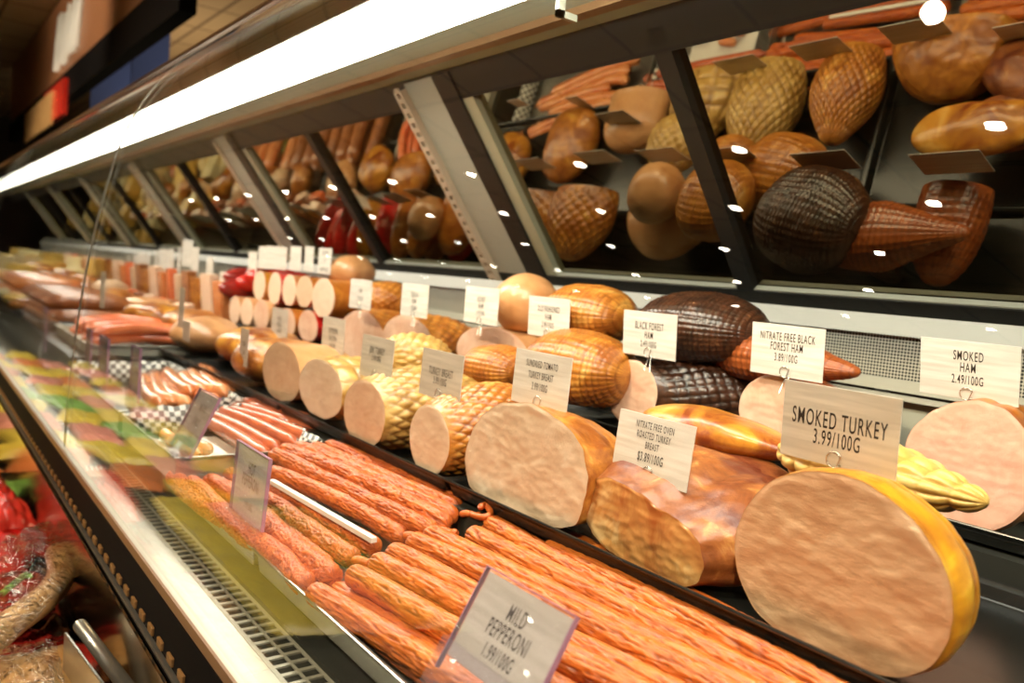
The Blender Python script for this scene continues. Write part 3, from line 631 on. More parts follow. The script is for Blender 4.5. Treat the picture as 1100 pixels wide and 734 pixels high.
c = at(566, 326, x=.98)
joint('honey_ham', 'smooth peach coloured ham dome standing between the HONEY and OLD FASHIONED cards', 'ham', (c.x, c.y, c.z-.002), (.07, .065, .062), M['rind_peach'], kind='none', yaw=.3, seed=27, q=2.2, rough=.02)
c = at(628, 398, x=.90)
joint('old_fashioned_ham', 'broad amber netted ham behind the SUNDRIED TOMATO card, under the golden dome', 'ham', (c.x+.01, c.y+.022, c.z), (.10, .085, .065), M['rind_net'], kind='square', nt_=34, ns=24, amp=.0025, yaw=1.8, seed=28, q=2.4, nu=150, nv=120)
fl('honey_ham', 'pink ham face above a golden netted half, below the HONEY card', 'ham', (488, 350, 566, 410), .93, .17, M['cut_pink'], M['rind_peach'], kind='none', seed=29, q=3, nu=100, nv=40)
c = at(533, 396, x=.86)
joint('netted_ham_half', 'golden netted ham half lying face down in front of the pink honey ham', 'ham', (c.x, c.y, c.z), (.065, .060, .042), M['rind_net'], kind='square', nt_=30, ns=16, amp=.0025, yaw=1.75, seed=30, q=2.6, nu=120, nv=90)
fl('tuscan_ham', 'pale pink ham with orange netted body, next beyond the HONEY card ham', 'ham', (411, 339, 462, 390), .92, .19, M['cut_pink'], M['rind_net'], kind='diamond', nt_=18, ns=7, amp=.004, seed=31, q=3, nu=120, nv=70, bulge=.12, yaw=.02)
fl('pink_ham', 'pale pink ham below the card before the small golden dome', 'ham', (363, 334, 412, 392), .92, .19, M['cut_pink'], M['rind_net'], kind='diamond', nt_=18, ns=7, amp=.004, seed=32, q=3, nu=100, nv=50)
c = at(413, 322, x=1.02)
joint('golden_ham', 'small golden netted ham dome between two white cards', 'ham', (c.x, c.y, c.z), (.075, .07, .048), M['rind_net'], kind='diamond', nt_=16, ns=6, amp=.004, seed=33, q=2.3)
c = at(378, 292, x=1.04)
joint('golden_ham', 'smooth orange ham dome in the back, just right of the blue-headed label card', 'ham', (c.x, c.y, c.z), (.07, .065, .05), M['rind_peach'], kind='none', seed=34, q=2.2)
# ================================================================ PEPPERONI
def mk(seed, L, r, mat, **k):
    o = stick_mesh('pepperoni_stick', L, r, mat, seed, **k); o['len'] = L; return o
proto = [mk(1, .5, .0128, M['pepperoni']), mk(2, .5, .0132, M['pepperoni'], bend=.006), mk(3, .5, .0125, M['pepperoni'], bend=-.005), mk(4, .5, .0130, M['pepperoni'], wr=.2)]
protd = [mk(5, .42, .0125, M['pepperoni_dark']), mk(6, .42, .0130, M['pepperoni_dark'], bend=.006), mk(7, .42, .0128, M['pepperoni_dark'], bend=-.006, wr=.2), mk(8, .42, .0122, M['pepperoni_dark'])]
used = set()
def stick(protos, A, B, label, group, i):
    p = protos[i % len(protos)]
    o = p if p.name not in used else p.copy()
    if p.name in used: link(o)
    used.add(p.name); o['spin'] = (i*1.7) % 6.28
    place_stick(o, A, B); tag(o, label, 'pepperoni', group); return o
# serving pans for the sticks
pan('pepperoni_pan', 'black steel-rimmed pan holding the mild pepperoni sticks at the counter front', .352, .580, -.30, .905, -.372, .028, M['steel'], flare=.003)
pan('pepperoni_pan', 'steel pan holding the hot pepperoni sticks, beside the sausage tray', .352, .580, .925, 1.225, -.372, .028, M['steel'], flare=.003)
mild = 'wrinkled orange pepperoni stick in the heap around the MILD PEPPERONI card'
G = 'mild pepperoni sticks'
i = 0
ends = [(.366, .775, .430), (.386, .79, .448), (.408, .80, .464), (.428, .81, .480), (.450, .815, .497), (.474, .80, .514), (.498, .83, .530), (.520, .80, .546), (.543, .83, .560), (.565, .80, .572)]
for x0, ys, x1 in ends:   # lower layer
    stick(proto, (x0, ys-.02, -.352), (x1+.004, -.02, -.350), mild, G, i); i += 1
up_px = [((334, 634), (520, 760), -.345), ((376, 616), (560, 722), -.325), ((400, 603), (640, 723), -.322), ((418, 592), (660, 712), -.320), ((440, 580), (690, 705), -.316), ((458, 573), (720, 703), -.313), ((504, 573), (770, 708), -.310), ((523, 562), (800, 703), -.306), ((585, 588), (880, 740), -.304), ((590, 570), (900, 728), -.302)]
for a, b, z in up_px:
    A = at(*a, z=z); B = at(*b, z=z); d = (B-A).normalized()*-(.62+.06*math.sin(i*2.1)) if False else (B-A).normalized()*(.60+.05*math.sin(i*2.1))
    stick(proto, A, A+d, mild, G, i); i += 1
hot = 'wrinkled dark orange pepperoni stick in the heap behind the HOT PEPPERONI card'
G = 'hot pepperoni sticks'
hp = [((293, 488), (466, 572), -.314), ((304, 483), (481, 564), -.308), ((318, 481), (489, 556), -.307), ((336, 481), (494, 548), -.307), ((352, 479), (499, 541), -.306), ((364, 476), (506, 536), -.309),
      ((290, 508), (436, 578), -.330), ((289, 524), (404, 590), -.334), ((286, 537), (380, 602), -.336), ((283, 556), (358, 622), -.340), ((262, 575), (331, 630), -.348), ((278, 540), (352, 612), -.350),
      ((205, 518), (268, 578), -.344), ((186, 512), (245, 560), -.350), ((225, 517), (285, 560), -.345), ((243, 505), (300, 560), -.345), ((300, 500), (450, 575), -.345), ((330, 494), (470, 560), -.345), ((352, 488), (500, 558), -.340)]
for k, (a, b, z) in enumerate(hp): stick(protd, at(*a, z=z), at(*b, z=z), hot, G, k)
A, B = at(292, 515, z=-.315), at(402, 578, z=-.315)
mb = MB(); d = (B-A).normalized(); s_ = Vector((d.y, -d.x, 0)).normalized()
V = [A-s_*.004, A+s_*.004, B+s_*.004, B-s_*.004]; V = V+[v-Vector((0, 0, .006)) for v in V]
o = meshobj('divider_strip', [v-A for v in V], [(0, 1, 2, 3), (4, 7, 6, 5), (0, 4, 5, 1), (1, 5, 6, 2), (2, 6, 7, 3), (3, 7, 4, 0)], M['paper'], None, smooth=False); o.location = A
tag(o, 'thin white divider strip lying between the hot pepperoni sticks', 'divider')
# little twisted casing ends where the sticks were tied
o = curved_sausage('casing_end', [at(505, 552, z=-.30), at(518, 556, z=-.296), at(527, 552, z=-.292), at(522, 543, z=-.286), at(514, 546, z=-.288)], .0042, M['pepperoni_dark'], 3); tag(o, 'curled dried casing end sticking up where the hot pepperoni sticks end', 'casing end')
for k, (px, py, z, l_) in enumerate([(433, 577, -.322, 'shrivelled casing end tucked under the middle of the hot pepperoni heap'), (378, 603, -.335, 'puckered casing end between the hot and the mild pepperoni'), (468, 572, -.318, 'small twisted casing end beside the lowest top stick of the hot pepperoni'), (494, 553, -.305, 'bent casing end touching the black tray rail by the hot pepperoni')]):
    q = at(px, py, z=z); tag(curved_sausage('casing_end', [q, q+Vector((.004, -.010, .004)), q+Vector((.012, -.018, .002)), q+Vector((.014, -.026, .007))], [.0055, .005, .0058, .0045][k], M['pepperoni_dark'], k+5), l_, 'casing end')
# cards for the pepperoni
p = at(527, 613, d=.56); 
card('clear sleeved price card reading MILD PEPPERONI 1.99/100G lying back on the sticks', (.343, .434, -.291), [('MILD', .72, .19), ('PEPPERONI', .50, .19), ('1.99/100G', .27, .16)], tilt=30, holder='acrylic', w=.10, h=.07)
p = at(246, 556, x=.350)
card('clear sleeved price card reading HOT PEPPERONI, upright at the pan edge', (.36, .975, -.338), [('HOT', .74, .17), ('PEPPERONI', .56, .17), ('1.99/100G', .25, .10)], tilt=3, holder='acrylic', w=.11, h=.095, yaw=0)
p = at(190, 470, x=.36)
card('clear sleeved card tilted back on the rim of the straight sausage tray', (p.x, p.y-.045, p.z-.002), [('SMOKIES', .72, .14), ('GARLIC', .45, .14), ('1.99/100G', .2, .10)], tilt=24, holder='acrylic', w=.095, h=.085, mat='card_grey')
# ================================================================ SAUSAGE TRAYS BESIDE THE PEPPERONI
def checked_edge(o, x0, x1, y0, y1, z, h, sq=.012, lean=.02):
    """checked greaseproof paper standing up along three sides of a tray"""
    o0 = o.location; V = []; Fc = []; uv = []
    path = [(x0, y1), (x1, y1), (x1, y0), (x1-.05, y0)]; d = 0; n = 0
    for a, b in zip(path[:-1], path[1:]):
        A, B = Vector((*a, 0)), Vector((*b, 0)); Lg = (B-A).length; m = max(4, int(Lg/.02)); cx = Vector(((x0+x1)/2, (y0+y1)/2, 0))
        for k in range(m+1):
            p = A.lerp(B, k/m); out = (p-cx).normalized(); wv = .003*math.sin(k*1.9+n)
            for q, (zz, oo) in enumerate(((z+.004, -.012), (z+h*.5, -.002), (z+h+.003*math.sin(k*2.7), lean*.5+wv))):
                v = p+out*oo; v.z = zz; V.append(v-o0); uv.append(((d+Lg*k/m)/sq, q*h*.5/sq))
        for k in range(m):
            for q in range(2):
                i = n+k*3+q; Fc.append((i, i+3, i+4, i+1))
        n += (m+1)*3; d += Lg
    c = meshobj('checked_paper', V, Fc, M['checker'], o, smooth=True, uv=uv)
    sd = c.modifiers.new('s', 'SOLIDIFY'); sd.thickness = .0008
    return c
t3 = pan('sausage_tray', 'silver tray of straight smoked sausages with a checked paper edge, nearest to the hot pepperoni', .345, .585, 1.245, 1.60, -.352, .042, M['steel'], flare=-.0, lip=.006)
checked_edge(t3, .355, .578, 1.255, 1.592, -.348, .050, sq=.010)
o = MB().box(-.085, .085, -.11, .11, 0, .0015).build('liner_sheet', M['paper'], t3); o.location = (-.02, 0, .003)
lab = 'straight reddish smoked sausage lying in the silver checked-paper tray'
for k, (a, b, z) in enumerate([((222, 452), (288, 492), -.325), ((216, 443), (300, 484), -.318), ((232, 440), (318, 478), -.315), ((246, 441), (334, 471), -.312), ((255, 437), (345, 468), -.310), ((268, 437), (352, 463), -.308), ((240, 433), (300, 462), -.318), ((228, 456), (270, 486), -.335), ((206, 447), (262, 478), -.335), ((262, 432), (338, 455), -.306)]):
    A, B = at(*a, z=z), at(*b, z=z); m = (A+B)/2+Vector((.004*math.sin(k), .004*math.cos(k*2), .004))
    tag(curved_sausage('smoked_sausage', [A, m, B], .0135, M['saus_red'], k), lab, 'sausage', 'straight smoked sausages in the silver tray')
for k, (a, b) in enumerate([((176, 466), (186, 474)), ((196, 482), (214, 488)), ((206, 477), (226, 484))]):
    A, B = at(*a, z=-.335), at(*b, z=-.335); tag(curved_sausage('sausage_piece', [A, (A+B)/2, B], .012, M['saus_orange'], k), 'short pale orange sausage end lying on the white liner by the tilted card', 'sausage', 'sausage ends on the white liner')
t2 = pan('sausage_tray', 'silver tray of curved orange sausages behind the straight sausage tray', .345, .582, 1.64, 2.22, -.352, .042, M['steel'], flare=0., lip=.006)
checked_edge(t2, .355, .576, 1.65, 2.21, -.348, .056, sq=.012)
lab = 'curved orange sausage in the second silver tray'
for k, (p0, p1, p2, z) in enumerate([((155, 406), (160, 425), (172, 436), -.315), ((165, 402), (172, 425), (186, 433), -.315), ((178, 400), (192, 414), (205, 423), -.305), ((178, 412), (186, 428), (203, 434), -.318), ((196, 404), (205, 414), (218, 422), -.305), ((206, 400), (215, 412), (232, 422), -.302), ((215, 392), (222, 408), (242, 424), -.298), ((222, 398), (234, 414), (250, 420), -.302), ((205, 422), (225, 430), (245, 428), -.315), ((238, 424), (252, 424), (262, 418), -.310)]):
    tag(curved_sausage('curved_sausage', [at(*p0, z=z), at(*p1, z=z), at(*p2, z=z)], .0175, M['saus_orange'], k+20), lab, 'sausage', 'curved orange sausages in the second silver tray')
t1 = pan('sausage_tray', 'white lined tray standing behind the curved sausages', .42, .76, 2.38, 2.95, -.297, .03, M['white'], lip=.01)
lab = 'long coral frankfurter heaped on the white lined tray'
for k in range(8):
    y_ = 2.5+(k % 4)*.10; x_ = .43+rnd.random()*.03; z_ = -.275+(k//4)*.028
    tag(curved_sausage('frankfurter', [(x_, y_, z_), (x_+.13, y_+.05+.02*math.sin(k), z_+.012), (x_+.27, y_+.02, z_+.004)], .0155, M['saus_coral'], k+40), lab, 'sausage', 'coral frankfurters on the white tray')
# trays farther along, each with its own kind of goods
def far_logs(label, grp, n, x0, y0, dy, Lg, r, z, mat, layers=2, along='x', name='salami'):
    for k in range(n):
        l = k % layers; j = k//layers; xx = x0+.01*math.sin(k*3); yy = y0+j*dy+l*dy*.5; zz = z+r+l*r*1.7
        if along == 'x': pts = [(xx, yy, zz), (xx+Lg*.5, yy+.012*math.sin(k*2), zz+.004), (xx+Lg, yy+.01*math.cos(k), zz)]
        else: pts = [(xx+j*dy, y0, zz), (xx+j*dy+.01, y0+Lg*.5, zz), (xx+j*dy, y0+Lg, zz)]
        tag(curved_sausage(name, pts, r, mat, k+60, n=12, sub=4), label, 'sausage', grp)
pan('deli_tray', 'dark tray under the brown salami logs', .38, .76, 3.05, 3.95, -.297, .03, M['tray'])
far_logs('brown salami log in the dark tray behind the frankfurters', 'brown salami logs', 12, .40, 3.15, .125, .30, .030, -.296, M['saus_brown'])
pan('deli_tray', 'dark tray under the orange kielbasa rings beyond the salami', .38, .76, 4.0, 4.9, -.297, .03, M['tray'])
far_logs('orange brown kielbasa link in the tray beyond the salami', 'kielbasa links beyond the salami', 10, .40, 4.1, .16, .30, .034, -.296, M['saus_orange'], name='kielbasa')
for k in range(6):     # roasted joints in the second row
    c = (.73+.05*(k % 2), 1.80+k*.30, -.235)
    mt_ = [M['rind_gold'], M['rind_roastgold'], M['rind_peach']][k % 3]
    lb = ['golden brown roast just beyond the tan roast block', 'glossy golden roast behind the standing beige card', 'smooth peach roast in the second row, third past the tan block', 'golden brown roast beside the white frankfurter tray', 'glossy golden roast at the level of the salami tray', 'smooth peach roast, farthest of the second row roasts'][k]
    joint('roast', lb, 'roast', c, (.12, .10, .055), mt_, kind='none', yaw=.5*k, seed=60+k, rough=.06, nu=48, nv=40, q=2.6)
for k in range(14):
    c = (.74+.03*math.sin(k*2), 3.75+k*.21, -.225+.03*(k % 2))
    joint('crusty_loaf', 'small brown smoked piece in the far second row', 'smoked meat', c, (.09, .07, .05), [M['rind_gold'], M['cut_tan'], M['rind_roastgold']][k % 3], kind='none', yaw=.7*k, seed=80+k, nu=28, nv=24, group='smoked pieces in the far second row')
# cheeses at the far end
def wedge(label, grp, c, s, ang, rz, mat, h):
    mb = MB(); n = 10; T = [Vector((s*math.cos(ang*(k/n-.5)), s*math.sin(ang*(k/n-.5)), 0)) for k in range(n+1)]+[Vector((0, 0, 0))]
    m = len(T); mb.V = T+[t+Vector((0, 0, h)) for t in T]; mb.F = [tuple(reversed(range(m))), tuple(range(m, 2*m))]+[(k, (k+1) % m, m+(k+1) % m, m+k) for k in range(m)]
    o = mb.build('cheese_wedge', mat); bv = o.modifiers.new('b', 'BEVEL'); bv.width = .006; bv.segments = 2
    o.location = c; o.rotation_euler = (0, 0, rz); tag(o, label, 'cheese', grp)
rc = random.Random(9)
for k in range(64):
    row = k % 4; x_ = .45+row*.19; y_ = 5.05+(k//4)*.27+rc.random()*.06
    z_ = (-.350, -.298, -.298, -.248)[row]+(.075 if k % 3 == 0 else 0)
    wedge('pale cheese wedge in the far heap of cheeses' if k % 5 < 2 else 'yellow cheese wedge in the far heap of cheeses', 'pale cheeses at the far end' if k % 5 < 2 else 'yellow cheeses at the far end', (x_, y_, z_), .15+rc.random()*.05, 1.1+rc.random()*1.2, rc.random()*6, M['cheese_pale'] if k % 5 < 2 else M['cheese'], .07+rc.random()*.03)
# ================================================================ OVAL FACES AND PACKETS ON THE BACK STEP
def of(box, label, cut, rind, L=.2, X=.93, seed=1, **k): fl('cold_cut_loaf', label, 'cold cut', box, X, L, M[cut], M[rind], kind='none', seed=seed, nu=64, nv=24, rough=.01, q=4, bulge=.02, **k)
of((335, 299, 359, 342), 'pink cold cut loaf, nearest of the upper row of round faces, orange skin', 'cut_mort', 'rind_amber', seed=41)
of((318, 296, 336, 331), 'beige cold cut loaf, second nearest of the upper row of round faces', 'cut_beige', 'rind_amber', X=.95, seed=42)
of((303, 295, 318, 329), 'pink cold cut loaf, third of the upper row of round faces', 'cut_mort', 'rind_amber', X=.95, seed=43)
of((288, 292, 302, 328), 'pale cold cut loaf standing between red casings, fourth of the upper row', 'cut_mort', 'red_film', X=.95, seed=44)
of((272, 291, 285, 323), 'pale cold cut loaf, farthest of the upper row of round faces', 'cut_mort', 'rind_yellow', X=.95, seed=45)
of((320, 333, 341, 368), 'pink cold cut loaf in the lower row, between two grey cards', 'cut_pink', 'red_film', seed=46)
of((298, 331, 317, 365), 'pink cold cut loaf hidden behind the grey card of the lower row', 'cut_pink', 'rind_amber', seed=47)
of((272, 322, 289, 354), 'pale pink cold cut loaf in the lower row, beside the grey card', 'cut_pink', 'rind_peach', seed=48)
of((258, 320, 272, 350), 'pink cold cut loaf in the lower row, second farthest', 'cut_mort', 'rind_peach', seed=49)
of((246, 318, 258, 348), 'pink cold cut loaf in the lower row, farthest', 'cut_mort', 'rind_peach', seed=50)
for k, (px, py, X) in enumerate([(296, 296, 1.06), (309, 300, 1.06), (283, 302, 1.06), (268, 296, 1.03), (262, 308, 1.0)]):
    c = at(px, py, x=X); R_ = ['bright red casing chub showing between the pale round faces', 'bright red casing chub behind the third round face', 'bright red casing chub behind the farthest round face', 'dark red cured chub beside the white cards', 'red cured chub lying below the dark red one'][k]
    joint('red_chub', R_, 'cured sausage', (c.x, c.y, c.z-.01), (.11, .038, .040), M['red_film'] if k < 3 else M['maroon'], kind='none', yaw=.1*k, seed=90+k, nu=28, nv=24, rough=.04)
rc = random.Random(5)
cols = ['saus_orange', 'cut_mort', 'rind_gold', 'saus_brown', 'cut_beige', 'saus_coral']
for k in range(26):       # upright packets of sliced meat, three deep in the far back row
    y_ = 3.0+k*.135
    mb = MB().box(-.02, .02, -.045, .045, 0, .15+.02*(k % 2), b=.006); o = mb.build('meat_packet', M[cols[k % 6]]); o.location = (.97, y_, -.24); o.rotation_euler = (0, -.12, .15*math.sin(k)); tag(o, 'upright packet of sliced meat in the far back row under the white cards', 'meat packet', 'upright meat packets in the far back row')
for k in range(12):
    o = MB().box(-.02, .02, -.05, .05, 0, .11, b=.006).build('meat_packet', M[cols[(k*2+1) % 6]]); o.location = (.87, 3.1+k*.17, -.295); o.rotation_euler = (0, -.2, .2*math.cos(k)); tag(o, 'leaning packet of sliced meat in front of the upright packets', 'meat packet', 'leaning meat packets in the far row')
# ---- cards in the distance
def dist(px, py, X, label, w=.085, h=.075, mat='card', yaw=0., tilt=0., lines=(), holder='none', grp=None, roll=0.): 
    b = at(px, py, x=X); return card(label, (b.x, b.y-w/2, b.z), list(lines), w=w, h=h, mat=mat, yaw=yaw, tilt=tilt, holder=holder, group=grp, roll=roll)
dist(341, 294, .97, 'white label card with a dark blue heading, by the smooth orange ham dome', w=.088, lines=[('DELI HAM', .82, .16), ('1.99', .5, .14), ('GLUTEN FREE', .18, .15)])
dist(325, 291, .98, 'white card overlapping the blue-headed one, on the beige loaf', yaw=-.1); dist(311, 290, .985, 'white card on the third upper round face'); dist(291, 289, .98, 'narrow white card turned aside above the red casing', yaw=.6, w=.08); dist(277, 288, .985, 'white card above the farthest upper round face'); dist(266, 293, .98, 'white card lowest of the cluster above the dark red chub')
dist(235, 316, .95, 'white card at the edge of the step beside the dark red chub', h=.085); dist(221, 299, .97, 'white card above the small jars, leaning', h=.085)
dist(291, 361, .80, 'grey card with three blurred lines over the lower row of pink faces', w=.11, h=.078, mat='card_grey', lines=[('BLACK', .68, .16), ('ANGUS', .46, .16), ('3.99/100G', .25, .13)])
dist(345, 378, .72, 'grey blurred card before the pale pink ham, between two other grey cards', w=.105, h=.078, mat='card_grey', lines=[('ROTISSERIE', .64, .15), ('CHICKEN', .44, .15), ('2.99/100G', .25, .12)])
dist(257, 392, .62, 'tall beige card standing beside the tan roast block', w=.05, h=.085, mat='card_grey', lines=[('ROAST', .6, .13), ('3.99', .35, .13)])
lab = 'white price card in the far crowd of cards over the upright packets'
for k, (px, py, X) in enumerate([(205, 292, .98), (197, 286, .98), (188, 291, .985), (180, 292, .985), (172, 291, .99), (164, 292, .99), (156, 293, .99), (149, 293, .99), (142, 294, .99), (135, 294, .99), (198, 278, 1.05)]):
    dist(px, py, X, lab, w=.10, h=.105 if k < 10 else .09, yaw=.2*math.sin(k*2), grp='far white cards over the packets')
dist(191, 351, .62, 'tall beige card in front of the frankfurter tray', w=.05, h=.11, mat='card_grey')
dist(141, 421, .35, 'clear sleeved grey card at the front of the curved sausage tray', w=.06, h=.085, mat='card_grey', holder='acrylic', lines=[('DRIED', .7, .12), ('BEEF', .5, .12)])
dist(107, 402, .36, 'wider clear sleeved grey card beyond the curved sausages', w=.085, h=.085, mat='card_grey', holder='acrylic', lines=[('CHORIZO', .65, .13), ('2.29/100G', .4, .12)])
dist(93, 394, .36, 'narrow clear sleeved card, farther of the pair at the tray fronts', w=.05, h=.09, mat='card_grey', holder='acrylic')
dist(107, 330, .45, 'small pale blue tinted card stuck in front of the brown salami', w=.06, h=.10, mat='card')
dist(46, 372, .36, 'pale card in the far tray fronts near the glass seam', w=.06, h=.12, mat='card', holder='acrylic')
dist(196, 365, .58, 'small white card lying before the packets', w=.06, h=.05, mat='card')
# low trays of packed goods along the front edge beyond the sausage trays
fp = ['green', 'cheese_pale', 'pink', 'yellow', 'rind_gold', 'saus_red', 'cheese']
for k in range(26):
    o = joint('wrapped_piece', 'wrapped piece in the far front trays behind the glass seam', 'wrapped food', (.42+.09*(k % 2), 3.0+k*.18 if k > 3 else 2.45+.1*k, -.265), (.07, .06, .030), M[fp[k % 7]], kind='none', yaw=k*.8, seed=120+k, nu=24, nv=20, group='wrapped pieces in the far front trays') if k > 3 else None
# ================================================================ SELF-SERVICE BUNKER IN FRONT OF THE COUNTER
bk = thing('self_service_bunker', 'low open chiller bunker along the foot of the counter, full of packaged meat', 'display chiller', (-.12, 1., FLOOR))
def bp(mb, name, mat): o = mb.build(name, mat, bk); o.location = -bk.location; return o
bp(MB().box(-.52, .245, -.6, 9.3, -.70, -.68), 'shelf', M['deck']); bp(MB().box(-.56, -.52, -.6, 9.3, FLOOR, -.52), 'front_wall', M['brownface']); bp(MB().box(-.52, .24, -.6, 9.3, FLOOR, -.70), 'base', M['black']); bp(MB().box(.250, .2535, -.6, 9.3, -.69, -.488), 'back_wall', M['wall_steel'])
def packet(name, label, cat, c, sx, sy, sz, mat, rz=0, seed=0, grp=None, nx=22, ny=22, tilt=(0, 0), crump=1.):
    """a crumpled pillow pack"""
    V = []; Fc = []
    for side in (1, -1):
        for i in range(nx+1):
            for j in range(ny+1):
                u, v = i/nx*2-1, j/ny*2-1; e = max(0, (1-u**4)*(1-v**4))**.5
                w_ = N3(u*2.2+seed, v*2.2, side*3.)*.35+abs(N3(u*5+seed, v*5, side))*.45
                z = side*sz*e*(.75+crump*w_)
                V.append(Vector((u*sx*(1+.04*N3(v*4, seed, 2)), v*sy*(1+.04*N3(u*4, seed, 5)), max(z, -sz*.8)+.04*sz*N3(u*9, v*9, seed))))
    m = (nx+1)*(ny+1)
    for i in range(nx):
        for j in range(ny):
            a = i*(ny+1)+j; Fc.append((a, a+ny+1, a+ny+2, a+1)); Fc.append((m+a, m+a+1, m+a+ny+2, m+a+ny+1))
    o = meshobj(name, V, Fc, mat); o.location = c; o.rotation_euler = (tilt[0], tilt[1], rz)
    return tag(o, label, cat, grp)
# bright packs farther along
for k in range(40):
    j = k//4; i_ = k % 4
    mt_ = ['yellow', 'green', 'yellow', 'pink', 'yellow', 'orangepack', 'yellow', 'pink'][(k*5+j) % 8]
    packet('food_pack', '%s packet lying in the far part of the low bunker' % {'yellow': 'yellow', 'green': 'green', 'pink': 'pink', 'orangepack': 'orange', 'redpack': 'red'}[mt_], 'food packet', (.14-i_*.17, 2.35+j*.30+.05*(i_ % 2), -.648+.02*(k % 2)), .08, .13, .028, M[mt_], rz=.3*math.sin(k*2.1), seed=k, grp='%s packets in the far bunker' % {'yellow': 'yellow', 'green': 'green', 'pink': 'pink', 'orangepack': 'orange', 'redpack': 'red'}[mt_], nx=14, ny=14)
for k in range(12):
    mt_ = ['yellow', 'pink', 'green'][k % 3]
    packet('food_pack', '%s packet nearer the shopper in the low bunker, mirrored in the counter glass' % mt_, 'food packet', (-.10-.17*(k % 3), 1.45+.22*(k//3), -.648), .08, .13, .028, M[mt_], rz=.2*math.sin(k), seed=k+70, grp='%s packets nearer the shopper' % mt_, nx=14, ny=14)
r_ = packet('red_sausage_pack', 'crumpled bright red plastic packet leaning in the bunker, orange streaked top', 'meat packet', (.150, 2.10, -.610), .085, .20, .050, M['redpack'], rz=.1, seed=3, crump=1.4, nx=40, ny=40)
o = MB().box(-.03, .03, -.05, .05, 0, .001).build('striped_label', M['orangepack'], r_); o.location = (.01, .05, .052)
for k in range(5): MB().box(-.028+k*.012, -.022+k*.012, .06, .10, .054, .0555).build('stripe', M['paper'], r_)
packet('red_sausage_pack', 'second red plastic packet partly under the crumpled one', 'meat packet', (.18, 1.83, -.635), .065, .13, .03, M['red_film'], rz=-.3, seed=8)
# smoked hock: crescent of pale skin, dark cured meat beside it, inside a clear film sheet
H = [at(-30, 705, z=-.57), at(15, 668, z=-.565), at(45, 645, z=-.56), at(66, 618, z=-.56), at(62, 592, z=-.565)]
hk = curved_sausage('smoked_ring', H, .022, M['hockskin'], 3, n=24, sub=10); tag(hk, 'pale smoked sausage ring bent in a crescent under clear plastic', 'smoked sausage')
for v in hk.data.vertices: v.co += v.normal*.0008*N3(v.co.x*60, v.co.y*60, v.co.z*60)
joint('cured_ham_piece', 'dark crimson cured ham piece inside the bend of the pale ring', 'cured meat', at(8, 645, z=-.59), (.10, .055, .035), M['maroon'], kind='none', yaw=1.2, seed=5, rough=.05)
lp = curved_sausage('label_loop', [at(0, 640, z=-.545), at(14, 628, z=-.54), at(28, 618, z=-.54), at(33, 622, z=-.545)], .005, M['green'], 2); tag(lp, 'green and white looped tag on the cured ham piece', 'tag')
def sheet(name, label, P, mat, seed, nx=40, ny=40, amp=.006, parent=None):
    a, b, c, d = [Vector(q) for q in P]; V = []; Fc = []; org = (a+b+c+d)/4
    for i in range(nx+1):
        for j in range(ny+1):
            u, v = i/nx, j/ny; p = (a*(1-u)+b*u)*(1-v)+(d*(1-u)+c*u)*v
            p.z += amp*(abs(N3(u*5+seed, v*4, 1))*2+N3(u*11, v*11+seed, 2)*.5)+.018*math.sin(math.pi*u)*math.sin(math.pi*v); V.append(p-org)
    for i in range(nx):
        for j in range(ny): q = i*(ny+1)+j; Fc.append((q, q+ny+1, q+ny+2, q+1))
    o = meshobj(name, V, Fc, mat); o.location = org; sd = o.modifiers.new('s', 'SOLIDIFY'); sd.thickness = .0006
    if label: tag(o, label, 'plastic wrap')
    return o
sheet('clear_wrap', 'crinkled clear plastic wrap over the pale smoked ring and cured ham', [at(-40, 600, z=-.54), at(52, 560, z=-.535), at(106, 598, z=-.545), at(-20, 722, z=-.54)], M['wrap'], 3)
packet('cured_meat_pack', 'reddish cured meat pack at the back edge of the clear wrap', 'meat packet', at(84, 590, z=-.57)+Vector((-.015, 0, 0)), .04, .05, .018, M['maroon'], rz=.6, seed=5)
sheet('clear_wrap', 'clear plastic bag in the lowest corner of the bunker', [at(-60, 700, z=-.58), at(60, 690, z=-.575), at(75, 760, z=-.575), at(-60, 780, z=-.58)], M['wrap'], 9)
packet('meat_pack', 'pale meat pack under the lowest clear bag', 'meat packet', at(20, 740, z=-.63), .09, .09, .03, M['hockskin'], seed=12)
for k, (px, py, mt_, l_) in enumerate([(140, 640, 'brownpack', 'dark brown cured pack just under the bumper strip'), (150, 710, 'brownpack', 'dark brown cured pack in front of the metal tube'), (112, 690, 'maroon', 'dark red pack beside the metal tube'), (95, 560, 'orangepack', 'orange pack below the bumper strip behind the wrap'), (60, 480, 'yellow', 'yellow pack by the bumper strip above the red packet'), (70, 520, 'green', 'olive green pack below the yellow one')]):
    c = at(px, py, z=-.64); packet('cured_meat_pack', l_, 'meat packet', (min(c.x, .18), c.y, -.648), .065, .11, .025, M[mt_], rz=.3*k, seed=30+k)
A = at(86, 672, z=-.545); tb = MB().tube([(0, 0, 0), (.03, -.26, -.01)], .0095, 20).build('divider_tube', M['steel'], None, True); tb.location = A; tag(tb, 'short shiny steel divider tube standing out of the bunker', 'divider')
A = at(72, 682, z=-.55); pl = MB().box(-.004, .0, -.26, 0, -.05, .004, b=.001).build('divider_plate', M['steel']); pl.location = A; pl.rotation_euler = (0, 0, .1); tag(pl, 'thin grey steel divider plate beside the shiny tube', 'divider')

